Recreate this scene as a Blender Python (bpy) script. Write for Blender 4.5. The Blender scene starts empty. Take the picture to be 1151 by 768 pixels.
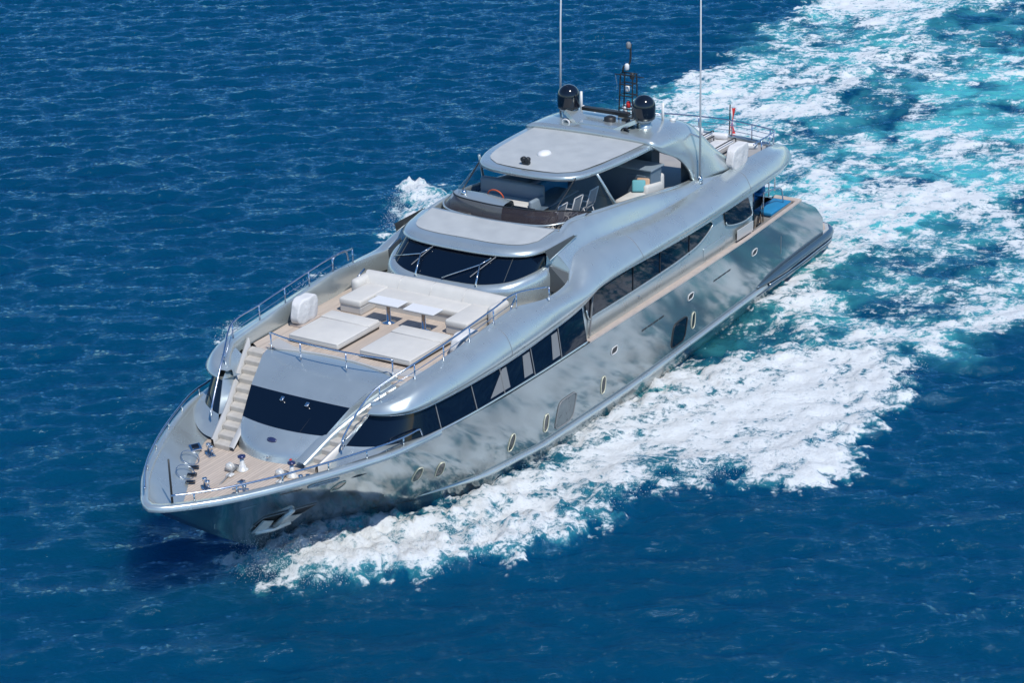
import bpy, bmesh, math, random
import numpy as np
from mathutils import Vector, Matrix, Euler
R = math.radians
S = bpy.context.scene
COL = S.collection
random.seed(7); np.random.seed(7)

# ------------------------------------------------------------ camera, sky, sun, exposure
cd = bpy.data.cameras.new('camera'); cam = bpy.data.objects.new('camera', cd); COL.objects.link(cam)
cd.sensor_fit = 'HORIZONTAL'; cd.sensor_width = 36.0; cd.lens = 36.0 * 2471 / 1151
cd.clip_start = 0.5; cd.clip_end = 9000
yaw, pit, rol = R(-147.31), R(-21.94), R(-1.56)
fw = Vector((math.cos(pit)*math.cos(yaw), math.cos(pit)*math.sin(yaw), math.sin(pit)))
rt = fw.cross(Vector((0, 0, 1))).normalized(); up = rt.cross(fw)
r2 = rt*math.cos(rol) + up*math.sin(rol); u2 = up*math.cos(rol) - rt*math.sin(rol)
cam.matrix_world = Matrix(((r2.x, u2.x, -fw.x, 49.53), (r2.y, u2.y, -fw.y, 31.87), (r2.z, u2.z, -fw.z, 25.33), (0, 0, 0, 1)))
S.camera = cam

SUN_AZ, SUN_EL = R(60), R(58)          # azimuth from the bow (+x) towards port (+y)
W = bpy.data.worlds.new('World'); S.world = W; W.use_nodes = True
nt = W.node_tree; bg = nt.nodes['Background']
sky = nt.nodes.new('ShaderNodeTexSky'); sky.sky_type = 'NISHITA'; sky.sun_disc = False
sky.sun_elevation = SUN_EL; sky.sun_rotation = R(90) - SUN_AZ
sky.air_density = 0.85; sky.dust_density = 0.0; sky.ozone_density = 2.0
hs_ = nt.nodes.new('ShaderNodeHueSaturation'); hs_.inputs['Saturation'].default_value = 1.25
nt.links.new(sky.outputs[0], hs_.inputs['Color']); nt.links.new(hs_.outputs[0], bg.inputs[0]); bg.inputs[1].default_value = 0.15
ld = bpy.data.lights.new('sun', 'SUN'); ld.energy = 4.2; ld.angle = R(0.5); ld.color = (1.0, 0.96, 0.9)
sun = bpy.data.objects.new('sun', ld); COL.objects.link(sun)
sd = Vector((math.cos(SUN_EL)*math.cos(SUN_AZ), math.cos(SUN_EL)*math.sin(SUN_AZ), math.sin(SUN_EL)))
sun.rotation_euler = sd.to_track_quat('Z', 'Y').to_euler(); sun.location = sd*60
S.view_settings.view_transform = 'Standard'; S.view_settings.look = 'None'
S.cycles.caustics_reflective = False; S.cycles.caustics_refractive = False; S.cycles.sample_clamp_direct = 12; S.cycles.sample_clamp_indirect = 6
S.view_settings.exposure = -0.1; S.view_settings.gamma = 1.0; S.view_settings.use_curve_mapping = False

# ------------------------------------------------------------ materials
def mat(name, col, rough=0.5, metal=0.0, coat=0.0, spec=0.5, noise=None, bump=None, trans=0.0, ior=1.5, alpha=1.0):
    m = bpy.data.materials.new(name); m.use_nodes = True
    t = m.node_tree; b = t.nodes['Principled BSDF']
    b.inputs['Base Color'].default_value = (*col, 1); b.inputs['Roughness'].default_value = rough
    b.inputs['Metallic'].default_value = metal; b.inputs['Coat Weight'].default_value = coat
    b.inputs['Coat Roughness'].default_value = 0.06
    b.inputs['Specular IOR Level'].default_value = spec; b.inputs['IOR'].default_value = ior
    b.inputs['Transmission Weight'].default_value = trans; b.inputs['Alpha'].default_value = alpha
    g = t.nodes.new('ShaderNodeNewGeometry')
    if noise:                                  # (scale, amount, detail): mottled wear of the surface itself
        n = t.nodes.new('ShaderNodeTexNoise'); n.inputs['Scale'].default_value = noise[0]; n.inputs['Detail'].default_value = noise[2]
        t.links.new(g.outputs['Position'], n.inputs['Vector'])
        mp = t.nodes.new('ShaderNodeMapRange'); mp.inputs[1].default_value = 0.3; mp.inputs[2].default_value = 0.7
        mp.inputs[3].default_value = 1 - noise[1]; mp.inputs[4].default_value = 1 + noise[1]
        t.links.new(n.outputs[0], mp.inputs[0])
        v = t.nodes.new('ShaderNodeVectorMath'); v.operation = 'SCALE'; v.inputs[0].default_value = col
        t.links.new(mp.outputs[0], v.inputs['Scale']); t.links.new(v.outputs[0], b.inputs['Base Color'])
        mr = t.nodes.new('ShaderNodeMapRange'); mr.inputs[1].default_value = 0.3; mr.inputs[2].default_value = 0.7
        mr.inputs[3].default_value = rough*0.85; mr.inputs[4].default_value = min(1, rough*1.2)
        t.links.new(n.outputs[0], mr.inputs[0]); t.links.new(mr.outputs[0], b.inputs['Roughness'])
    if bump:                                   # (scale, strength, distance)
        n = t.nodes.new('ShaderNodeTexNoise'); n.inputs['Scale'].default_value = bump[0]; n.inputs['Detail'].default_value = 4
        t.links.new(g.outputs['Position'], n.inputs['Vector'])
        k = t.nodes.new('ShaderNodeBump'); k.inputs['Strength'].default_value = bump[1]; k.inputs['Distance'].default_value = bump[2]
        t.links.new(n.outputs[0], k.inputs['Height']); t.links.new(k.outputs[0], b.inputs['Normal'])
    return m

def teak_mat(name, col, seam):
    m = mat(name, col, 0.55)
    t = m.node_tree; b = t.nodes['Principled BSDF']
    g = t.nodes.new('ShaderNodeNewGeometry'); s = t.nodes.new('ShaderNodeSeparateXYZ')
    t.links.new(g.outputs['Position'], s.inputs[0])
    def mth(op, a, v):
        n = t.nodes.new('ShaderNodeMath'); n.operation = op; t.links.new(a, n.inputs[0])
        if isinstance(v, (int, float)): n.inputs[1].default_value = v
        else: t.links.new(v, n.inputs[1])
        return n.outputs[0]
    q = mth('MULTIPLY', s.outputs[1], 1/0.085)
    fr = mth('FRACT', q, 0); fl = mth('FLOOR', q, 0)
    seamv = mth('LESS_THAN', fr, 0.13)
    wn = t.nodes.new('ShaderNodeTexWhiteNoise'); wn.noise_dimensions = '1D'; t.links.new(fl, wn.inputs['W'])
    n = t.nodes.new('ShaderNodeTexNoise'); n.inputs['Scale'].default_value = 2.5; n.inputs['Detail'].default_value = 6
    mpn = t.nodes.new('ShaderNodeMapping'); mpn.inputs['Scale'].default_value = (1, 9, 1)
    t.links.new(g.outputs['Position'], mpn.inputs[0]); t.links.new(mpn.outputs[0], n.inputs['Vector'])
    br = mth('ADD', mth('MULTIPLY', wn.outputs[0], 0.16), mth('MULTIPLY', n.outputs[0], 0.5)); br = mth('ADD', br, 0.66)
    v = t.nodes.new('ShaderNodeVectorMath'); v.operation = 'SCALE'; v.inputs[0].default_value = col; t.links.new(br, v.inputs['Scale'])
    mx = t.nodes.new('ShaderNodeMix'); mx.data_type = 'RGBA'; t.links.new(seamv, mx.inputs[0])
    t.links.new(v.outputs[0], mx.inputs[6]); mx.inputs[7].default_value = (*seam, 1)
    t.links.new(mx.outputs[2], b.inputs['Base Color'])
    return m

M = {}
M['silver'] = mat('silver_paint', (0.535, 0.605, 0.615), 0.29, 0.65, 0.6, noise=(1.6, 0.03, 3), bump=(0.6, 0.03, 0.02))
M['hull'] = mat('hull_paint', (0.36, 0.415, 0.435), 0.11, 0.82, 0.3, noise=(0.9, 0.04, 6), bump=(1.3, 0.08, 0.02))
M['boot'] = mat('antifouling', (0.05, 0.055, 0.06), 0.4)
M['panel'] = mat('matte_roof_panel', (0.415, 0.44, 0.45), 0.62, 0.0, noise=(2.2, 0.06, 8))
M['pale'] = mat('pale_gelcoat', (0.52, 0.515, 0.50), 0.35, 0.15, 0.3, noise=(2, 0.03, 5))
M['teak'] = teak_mat('teak_planking', (0.54, 0.46, 0.39), (0.26, 0.21, 0.18))
M['step'] = mat('teak_treads', (0.48, 0.455, 0.415), 0.55, noise=(5, 0.1, 6))
M['cap'] = mat('teak_caprail', (0.50, 0.43, 0.385), 0.5, noise=(4, 0.08, 6))
M['cushion'] = mat('white_vinyl', (0.60, 0.585, 0.55), 0.6, noise=(3, 0.03, 6), bump=(3.5, 0.25, 0.03))
M['canvas'] = mat('white_canvas', (0.66, 0.66, 0.66), 0.75, bump=(5, 0.6, 0.06))
M['glass'] = mat('tinted_window', (0.003, 0.008, 0.02), 0.03, 0, 0.0, spec=0.4)
M['glass_clear'] = mat('tinted_screen', (0.03, 0.06, 0.09), 0.03, 0, 0.3, spec=0.5, alpha=0.22)
M['screen'] = mat('brown_screen', (0.06, 0.045, 0.042), 0.08, 0.2, 0.6, alpha=0.62)
M['chrome'] = mat('stainless', (0.72, 0.72, 0.73), 0.14, 1.0)
M['rail'] = mat('polished_rail', (0.58, 0.62, 0.72), 0.2, 1.0)
M['black'] = mat('gloss_black', (0.006, 0.008, 0.014), 0.12, 0, 0.6)
M['dark'] = mat('dark_trim', (0.02, 0.022, 0.025), 0.45)
M['navy'] = mat('navy_fender', (0.055, 0.10, 0.145), 0.22, 0.2, 0.6)
M['blue'] = mat('blue_upholstery', (0.016, 0.21, 0.44), 0.55, noise=(3, 0.05, 5))
M['greyseat'] = mat('grey_upholstery', (0.22, 0.28, 0.33), 0.5, noise=(3, 0.04, 5))
M['furn'] = mat('dark_cabinet', (0.12, 0.17, 0.22), 0.3, 0.1, 0.3)
M['white'] = mat('white_paint', (0.74, 0.74, 0.74), 0.35)
M['red'] = mat('red_cloth', (0.62, 0.03, 0.03), 0.7)
M['orange'] = mat('red_orange', (0.55, 0.09, 0.03), 0.5)
M['tan'] = mat('tan_cloth', (0.50, 0.33, 0.22), 0.7)
M['teal'] = mat('turquoise_cloth', (0.12, 0.36, 0.40), 0.7)
M['yellow'] = mat('yellow_plastic', (0.62, 0.44, 0.03), 0.45)
M['mesh'] = mat('grey_mesh', (0.32, 0.35, 0.38), 0.7)
M['brass'] = mat('pale_gold_frame', (0.74, 0.72, 0.56), 0.35, 0.3)
M['vent'] = mat('grille', (0.075, 0.085, 0.09), 0.5, 0.2)
M['steel'] = mat('brushed_steel', (0.78, 0.78, 0.75), 0.35, 0.3, noise=(6, 0.12, 5))
M['portlid'] = mat('hull_toned_panel', (0.19, 0.22, 0.235), 0.3, 0.5, noise=(5, 0.15, 6))
M['grey'] = mat('grey_plastic', (0.22, 0.23, 0.24), 0.4)
M['deckgrey'] = mat('grey_deck', (0.36, 0.35, 0.34), 0.65, noise=(3, 0.05, 6))
M['blueglass'] = mat('deep_blue_emblem', (0.03, 0.04, 0.12), 0.2, 0.2, 0.5)

# ------------------------------------------------------------ builders
def link(name, me, m=None, parent=None, smooth=True):
    o = bpy.data.objects.new(name, me); COL.objects.link(o)
    if m is not None: me.materials.append(m if not isinstance(m, str) else M[m])
    if smooth is not None:
        for p in me.polygons: p.use_smooth = smooth
    if parent: o.parent = parent
    return o
def obj(name, vf, m=None, parent=None, smooth=False):
    v, f = vf
    me = bpy.data.meshes.new(name); me.from_pydata([tuple(map(float, p)) for p in v], [], f); me.validate()
    return link(name, me, m, parent, smooth)
def join(*vfs):
    V, F = [], []
    for v, f in vfs:
        n = len(V); V += [tuple(p) for p in v]; F += [[i+n for i in q] for q in f]
    return V, F
def mir(vf):
    v, f = vf
    return [(p[0], -p[1], p[2]) for p in v], [list(reversed(q)) for q in f]
def both(vf): return join(vf, mir(vf))
def cr(P, n):                                   # Catmull-Rom resample of a polyline, n points per span
    P = np.array(P, float)
    if len(P) == 2: return np.array([P[0]+(P[1]-P[0])*t for t in np.linspace(0, 1, n+1)])
    Q = np.vstack([2*P[0]-P[1], P, 2*P[-1]-P[-2]]); out = []
    for i in range(1, len(Q)-2):
        p0, p1, p2, p3 = Q[i-1:i+3]
        for t in np.linspace(0, 1, n, endpoint=False):
            out.append(0.5*((2*p1)+(-p0+p2)*t+(2*p0-5*p1+4*p2-p3)*t*t+(-p0+3*p1-3*p2+p3)*t**3))
    out.append(P[-1]); return np.array(out)
def grid(rows, flip=False):
    r, c = len(rows), len(rows[0])
    V = [tuple(p) for row in rows for p in row]; F = []
    for i in range(r-1):
        for j in range(c-1):
            q = [i*c+j, i*c+j+1, (i+1)*c+j+1, (i+1)*c+j]
            F.append(q[::-1] if flip else q)
    return V, F
def patch(net, nr=4, nc=4, flip=False):
    net = [np.array(r, float) for r in net]
    rows = np.array([cr(r, nc) for r in net])
    cols = np.array([cr(rows[:, j], nr) for j in range(rows.shape[1])])
    return grid(cols.transpose(1, 0, 2), flip)
def tube(P, r, n=8, closed=False, caps=True):
    P = [Vector(p) for p in P]; V, F = [], []; k = len(P)
    rr = r if hasattr(r, '__len__') else [r]*k
    prev = None
    for i, p in enumerate(P):
        a = P[(i-1) % k] if (i > 0 or closed) else p; b = P[(i+1) % k] if (i < k-1 or closed) else p
        t = (b-a).normalized()
        ref = Vector((0, 0, 1)) if abs(t.z) < 0.95 else Vector((1, 0, 0))
        if prev is None: u = t.cross(ref).normalized()
        else:
            u = prev - t*prev.dot(t)
            u = u.normalized() if u.length > 1e-6 else t.cross(ref).normalized()
        prev = u; w = t.cross(u)
        for j in range(n):
            an = 2*math.pi*j/n; V.append(p+(u*math.cos(an)+w*math.sin(an))*rr[i])
    for i in range(k if closed else k-1):
        for j in range(n):
            F.append([i*n+j, i*n+(j+1) % n, ((i+1) % k)*n+(j+1) % n, ((i+1) % k)*n+j])
    if caps and not closed:
        F.append(list(range(n))[::-1]); F.append([(k-1)*n+j for j in range(n)])
    return [tuple(v) for v in V], F
def bm_out(bm):
    bm.verts.index_update()
    v = [tuple(x.co) for x in bm.verts]; f = [[q.index for q in p.verts] for p in bm.faces]; bm.free(); return v, f
def box(x0, x1, y0, y1, z0, z1, bev=0.0, seg=2, rot=None):
    bm = bmesh.new(); bmesh.ops.create_cube(bm, size=1)
    for v in bm.verts: v.co = Vector((v.co.x*(x1-x0), v.co.y*(y1-y0), v.co.z*(z1-z0)))
    if bev: bmesh.ops.bevel(bm, geom=bm.edges[:], offset=bev, segments=seg, affect='EDGES', profile=0.5)
    if rot: bmesh.ops.rotate(bm, verts=bm.verts, matrix=Euler(rot).to_matrix())
    for v in bm.verts: v.co += Vector(((x0+x1)/2, (y0+y1)/2, (z0+z1)/2))
    return bm_out(bm)
def prism(poly, z0, z1, bev=0.0, seg=2, zf=None):
    bm = bmesh.new(); a = [bm.verts.new((p[0], p[1], z1)) for p in poly]
    f = bm.faces.new(a)
    if f.normal.z < 0: bmesh.ops.reverse_faces(bm, faces=[f])
    bm.normal_update()
    if f.normal.z < 0: f.normal_flip()
    r = bmesh.ops.extrude_face_region(bm, geom=[f])
    for g in r['geom']:
        if isinstance(g, bmesh.types.BMVert): g.co.z = z0
    bmesh.ops.recalc_face_normals(bm, faces=bm.faces)
    if bev:
        ed = [e for e in bm.edges if abs(e.verts[0].co.z-e.verts[1].co.z) < 1e-6]
        bmesh.ops.bevel(bm, geom=ed, offset=bev, segments=seg, affect='EDGES', profile=0.5)
    if zf:
        for v in bm.verts: v.co.z += zf(v.co.x, v.co.y)
    return bm_out(bm)
def lathe(prof, c, n=24, axis='z'):
    V, F = [], []
    for r, z in prof:
        for j in range(n):
            a = 2*math.pi*j/n; V.append((r*math.cos(a), r*math.sin(a), z))
    for i in range(len(prof)-1):
        for j in range(n): F.append([i*n+j, i*n+(j+1) % n, (i+1)*n+(j+1) % n, (i+1)*n+j])
    F.append(list(range(n))[::-1]); F.append([(len(prof)-1)*n+j for j in range(n)])
    if axis == 'x': V = [(z, y, x) for x, y, z in V]
    return [(x+c[0], y+c[1], z+c[2]) for x, y, z in V], F
def empty(name, loc=(0, 0, 0), parent=None):
    o = bpy.data.objects.new(name, None); o.location = loc; o.empty_display_size = 0.3; COL.objects.link(o)
    if parent: o.parent = parent
    return o
def tag(o, label=None, cat=None, group=None, kind=None):
    if label: o['label'] = label
    if cat: o['category'] = cat
    if group: o['group'] = group
    if kind: o['kind'] = kind
    return o
def I(x, xs, ys): return float(np.interp(x, xs, ys))

# ------------------------------------------------------------ sea
def fft_noise(n, L, spec, seed):
    rng = np.random.RandomState(seed)
    k = np.fft.fftfreq(n, d=L/n)*2*math.pi
    kx, ky = np.meshgrid(k, k, indexing='ij'); kk = np.hypot(kx, ky); kk[0, 0] = 1e9
    amp = np.sqrt(spec(kx, ky, kk)); amp[0, 0] = 0
    h = (rng.normal(size=(n, n))+1j*rng.normal(size=(n, n)))*amp
    return h, kx, ky, kk
def sea_spec(kx, ky, kk):
    a = R(36); c = (kx*math.cos(a)+ky*math.sin(a))/kk
    Lw = 0.42
    return np.exp(-1/(kk*Lw)**2)/kk**3.2*(0.05+0.95*c**6)*np.exp(-(kk*0.035)**2)
N, LT = 1024, 112.0
hk, kx, ky, kk = fft_noise(N, LT, sea_spec, 3)
Hm = np.fft.ifft2(hk).real; sc = 0.052/Hm.std(); Hm *= sc
Dx = np.fft.ifft2(-1j*kx/kk*hk).real*sc; Dy = np.fft.ifft2(-1j*ky/kk*hk).real*sc
def fbm(seed, p, lo, L=112.0, n=1024):
    h, a, b, k = fft_noise(n, L, lambda x, y, k: 1/(k**p+lo**p), seed)
    f = np.fft.ifft2(h).real; return f/f.std()
NA = fbm(11, 2.6, 0.5); NB = fbm(12, 3.2, 3.0); NC = fbm(13, 2.2, 4.0)
def samp(F, x, y, L=LT):
    n = F.shape[0]; u = (x/L % 1)*n; v = (y/L % 1)*n
    i = np.floor(u).astype(int); j = np.floor(v).astype(int); a = u-i; b = v-j
    i %= n; j %= n; i2 = (i+1) % n; j2 = (j+1) % n
    return (F[i, j]*(1-a)+F[i2, j]*a)*(1-b)+(F[i, j2]*(1-a)+F[i2, j2]*a)*b

FOAM = [
 ('bow',.70,.0,[(12.0,0.3),(12.1,1.3),(11.7,2.2),(11.0,3.2),(10.5,4.2),(9.5,4.8),(7.9,5.6),(6.8,6.0),(4.4,6.6),(3.6,6.9),(2.5,7.8),(1.1,9.6),(-0.7,10.0),(-2.3,10.3),(-4.2,10.0),(-7.6,9.5),(-8.7,9.2),(-7.9,7.3),(-7.5,5.9),(-6.6,4.7),(-5.0,4.4),(-3.3,3.6),(-2.3,3.4),(-0.1,3.4),(1.8,3.0),(4.4,2.9),(6.5,2.6),(7.6,2.2),(8.9,1.0),(10.2,-0.1)]),
 ('trough',.22,.35,[(-0.5,3.0),(-4.0,2.5),(-8.0,2.2),(-9.7,3.1),(-9.3,4.3),(-7.7,5.8),(-6.4,4.8),(-4.9,4.5),(-3.2,3.6),(-2.2,3.4)]),
 ('sheet',.58,.45,[(-9.7,2.8),(-10.4,3.4),(-11.8,4.5),(-14.4,5.7),(-15.1,7.9),(-17.7,9.1),(-22.7,10.8),(-14.4,13.4),(-12.2,11.1),(-10.7,10.3),(-9.0,10.5),(-8.7,9.7),(-8.7,9.2),(-7.9,7.3),(-7.5,5.9),(-9.3,4.3)]),
 ('lacy',.44,.40,[(-13.7,3.3),(-20.6,3.1),(-21.2,4.8),(-24.5,6.6),(-30.8,8.2),(-21.8,11.1),(-16.9,9.4),(-14.3,8.2),(-13.8,5.9),(-11.5,4.6),(-9.9,3.5)]),
 ('dark',.25,.30,[(-13.6,4.3),(-17.9,4.2),(-19.7,5.5),(-17.9,6.7),(-15.9,5.7),(-13.3,4.9)]),
 ('stern',.84,1.0,[(-15.5,-3.0),(-19.5,-2.6),(-20.6,-0.6),(-23.7,-1.9),(-23.8,-0.4),(-21.0,2.2),(-24.6,3.5),(-27.5,5.5),(-35.5,6.7),(-31.4,8.0),(-24.9,6.5),(-19.9,4.7),(-16.9,4.2),(-14.0,4.0),(-11.0,3.7),(-11.5,3.0)]),
 ('wake',.40,1.0,[(-20.5,-2.4),(-25.7,-1.7),(-33.8,-2.5),(-40.3,-2.4),(-47.8,-1.8),(-58.6,-0.7),(-34.3,7.1),(-26.5,5.9),(-23.6,3.9),(-20.0,2.6),(-19.0,1.7),(-20.2,-0.3)]),
 ('mid',.33,.6,[(-18,-4.6),(-26.6,-5.2),(-31.4,-4.3),(-39.1,-4.8),(-47.0,-5.5),(-53.9,-5.9),(-65.6,-5.9),(-67.6,-1.6),(-47.5,-1.7),(-39.6,-2.1),(-33.1,-2.3),(-25.2,-1.4),(-18,-2.5)]),
 ('star',.64,.6,[(-24,-11.8),(-28.7,-11.0),(-30.8,-11.4),(-32.2,-11.2),(-34.3,-11.6),(-37.8,-11.6),(-41.0,-11.7),(-43.9,-12.9),(-44.9,-12.5),(-46.6,-12.4),(-52.7,-13.0),(-61.8,-14.0),(-65.8,-5.4),(-53.5,-5.8),(-46.5,-5.3),(-38.8,-4.7),(-31.1,-4.2),(-26.0,-4.9),(-16,-4.2),(-16,-8),(-20,-11)]),
 ('starsheet',.7,.3,[(8.9,-1.0),(10.8,-3.0),(9,-4.8),(6,-6.2),(3,-8.0),(0.4,-10.4),(-3,-10.2),(-9,-10.4),(-16,-11),(-16,-4.2),(-10,-3),(0,-3)]),
 ('rim',.85,.3,[(-7.2,6.9),(-8.7,9.2),(-9.0,10.5),(-10.7,10.3),(-12.2,11.1),(-14.4,13.4),(-22,16.5),(-19,13),(-15,10.2),(-11.5,8.0)]),
 ('stem',.52,.1,[(12.3,-.2),(12.6,.6),(12.3,1.5),(11.7,2.2),(10.9,2.6),(10.9,.6)]),
 ('stbow1',.97,.1,[(0.5,-10.6),(-0.4,-10.6),(0.1,-9.8),(1.0,-8.5),(2.5,-8.3),(1.7,-9.3)]),
 ('stbow2',.92,.20,[(-1.9,-10.1),(-2.8,-10.5),(-3.3,-10.1),(-3.9,-10.1),(-4.8,-9.9),(-6.4,-10.2),(-9.0,-10.6),(-9.7,-11.3),(-10.7,-11.4),(-11.8,-12.3),(-13.2,-13.3),(-14.3,-13.8),(-15.1,-13.6),(-15.1,-12.7),(-14.7,-11.7),(-13.8,-10.3),(-4.6,-8.2),(-0.9,-8.3)]),
]
EDGE = {'bow': 1.1, 'rim': 1.3, 'sheet': 1.4, 'stem': 1.0, 'trough': .9, 'dark': 1.2, 'stbow1': .5, 'stbow2': .6, 'mid': 2.5, 'wake': 1.6, 'star': 1.6, 'lacy': 1.5}
def polydist(X, Y, P):
    """signed distance, positive inside"""
    d = np.full(X.shape, 1e9); ins = np.zeros(X.shape, bool)
    n = len(P)
    for i in range(n):
        x0, y0 = P[i]; x1, y1 = P[(i+1) % n]; ex, ey = x1-x0, y1-y0
        t = np.clip(((X-x0)*ex+(Y-y0)*ey)/(ex*ex+ey*ey+1e-12), 0, 1)
        d = np.minimum(d, (X-x0-t*ex)**2+(Y-y0-t*ey)**2)
        if y0 != y1:
            c = (y0 > Y) != (y1 > Y)
            ins ^= c & (X < (x1-x0)*(Y-y0)/(y1-y0)+x0)
    d = np.sqrt(d); return np.where(ins, d, -d)
def sstep(a, b, x):
    t = np.clip((x-a)/(b-a), 0, 1); return t*t*(3-2*t)

STEP = 0.125
xi = np.arange(-66, 26, STEP); yi = np.arange(-58, 26, STEP)
def extend(a):
    s, lo, hi = STEP, [], []; p = a[-1]; q = a[0]
    while p < 4000:
        s *= 1.25; p += s; hi.append(p); q -= s; lo.append(q)
    return np.array(lo[::-1]+list(a)+hi)
gx, gy = extend(xi), extend(yi)
X, Y = np.meshgrid(gx, gy, indexing='ij')
fade = (1-sstep(22, 60, X))*(1-sstep(22, 60, Y))*sstep(-110, -64, X)*sstep(-110, -58, Y)
wx = X+0.55*samp(NB, X*1.3, Y*1.3)*0.5+0.9*samp(NA, X*0.9, Y*0.9)*0.3; wy = Y+0.55*samp(NB, X*1.3+40, Y*1.3+9)*0.5+0.9*samp(NA, X*.9+31, Y*.9)*0.3
dens = np.zeros(X.shape); aer = np.zeros(X.shape); rise = np.zeros(X.shape)
near = (X > -70) & (X < 30) & (Y > -60) & (Y < 30)
xs_, ys_ = wx[near], wy[near]
dn = np.zeros(xs_.shape); an = np.zeros(xs_.shape); rn = np.zeros(xs_.shape)
for name, d, a, P in FOAM:
    e = EDGE.get(name, 0.9); s = polydist(xs_, ys_, P)
    w = sstep(-e*0.5, e*0.5, s)
    if name in ('trough', 'dark'): dn = dn*(1-w)+d*w; an = an*(1-w)+a*w
    else: dn = np.maximum(dn, d*w); an = np.maximum(an, a*sstep(-e*1.2, e, s))
    if name == 'bow':
        dn = np.where(w > 0, np.maximum(dn, w*(0.74+0.26*sstep(-.2, 2.4, s))), dn)
        rn += (0.18+0.24*sstep(2, 9, xs_))*np.exp(-((s-0.6)/0.7)**2)+0.06*sstep(0, 1.5, s)
    elif name == 'trough': rn -= 0.22*sstep(-.6, 1.0, s)
    elif name in ('stbow1', 'stbow2'): rn += 0.35*sstep(-.2, 1.0, s)
    elif name in ('sheet', 'star', 'stern'): rn += 0.12*np.exp(-((s-0.5)/0.9)**2)
dens[near], aer[near], rise[near] = dn, an, rn
lowf = samp(NA, X*0.8+13, Y*0.8+5)
dens = np.clip(dens+0.20*lowf*(dens > 0.03)*(dens < 0.93), 0, 1)
calm = 1-0.35*dens
H = (samp(Hm, X, Y)*calm)*fade
lump = np.abs(samp(NC, X*1.6, Y*1.6))
H += rise+fade*dens*(0.012*samp(NB, X*1.7+7, Y*1.7)+0.016*samp(NC, X*2.3, Y*2.3+3))+np.maximum(rise, 0)*0.14*samp(NB, X*2.1+70, Y*2.1)
# occasional small whitecaps stay out: the open sea in the picture has none
VX = X-0.35*samp(Dx, X, Y)*calm*fade; VY = Y-0.35*samp(Dy, X, Y)*calm*fade
nx, ny = X.shape
co = np.stack([VX, VY, H], -1).reshape(-1, 3).astype(np.float32)
idx = np.arange(nx*ny).reshape(nx, ny)
fq = np.stack([idx[:-1, :-1], idx[1:, :-1], idx[1:, 1:], idx[:-1, 1:]], -1).reshape(-1, 4).astype(np.int32)
me = bpy.data.meshes.new('sea_water')
me.vertices.add(len(co)); me.vertices.foreach_set('co', co.ravel())
me.loops.add(fq.size); me.loops.foreach_set('vertex_index', fq.ravel())
me.polygons.add(len(fq)); me.polygons.foreach_set('loop_start', np.arange(0, fq.size, 4, dtype=np.int32))
me.polygons.foreach_set('use_smooth', np.ones(len(fq), bool))
for nm, arr in (('foam', dens), ('aerated', aer)):
    at = me.attributes.new(nm, 'FLOAT', 'POINT'); at.data.foreach_set('value', arr.ravel().astype(np.float32))
me.update(calc_edges=True)

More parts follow.
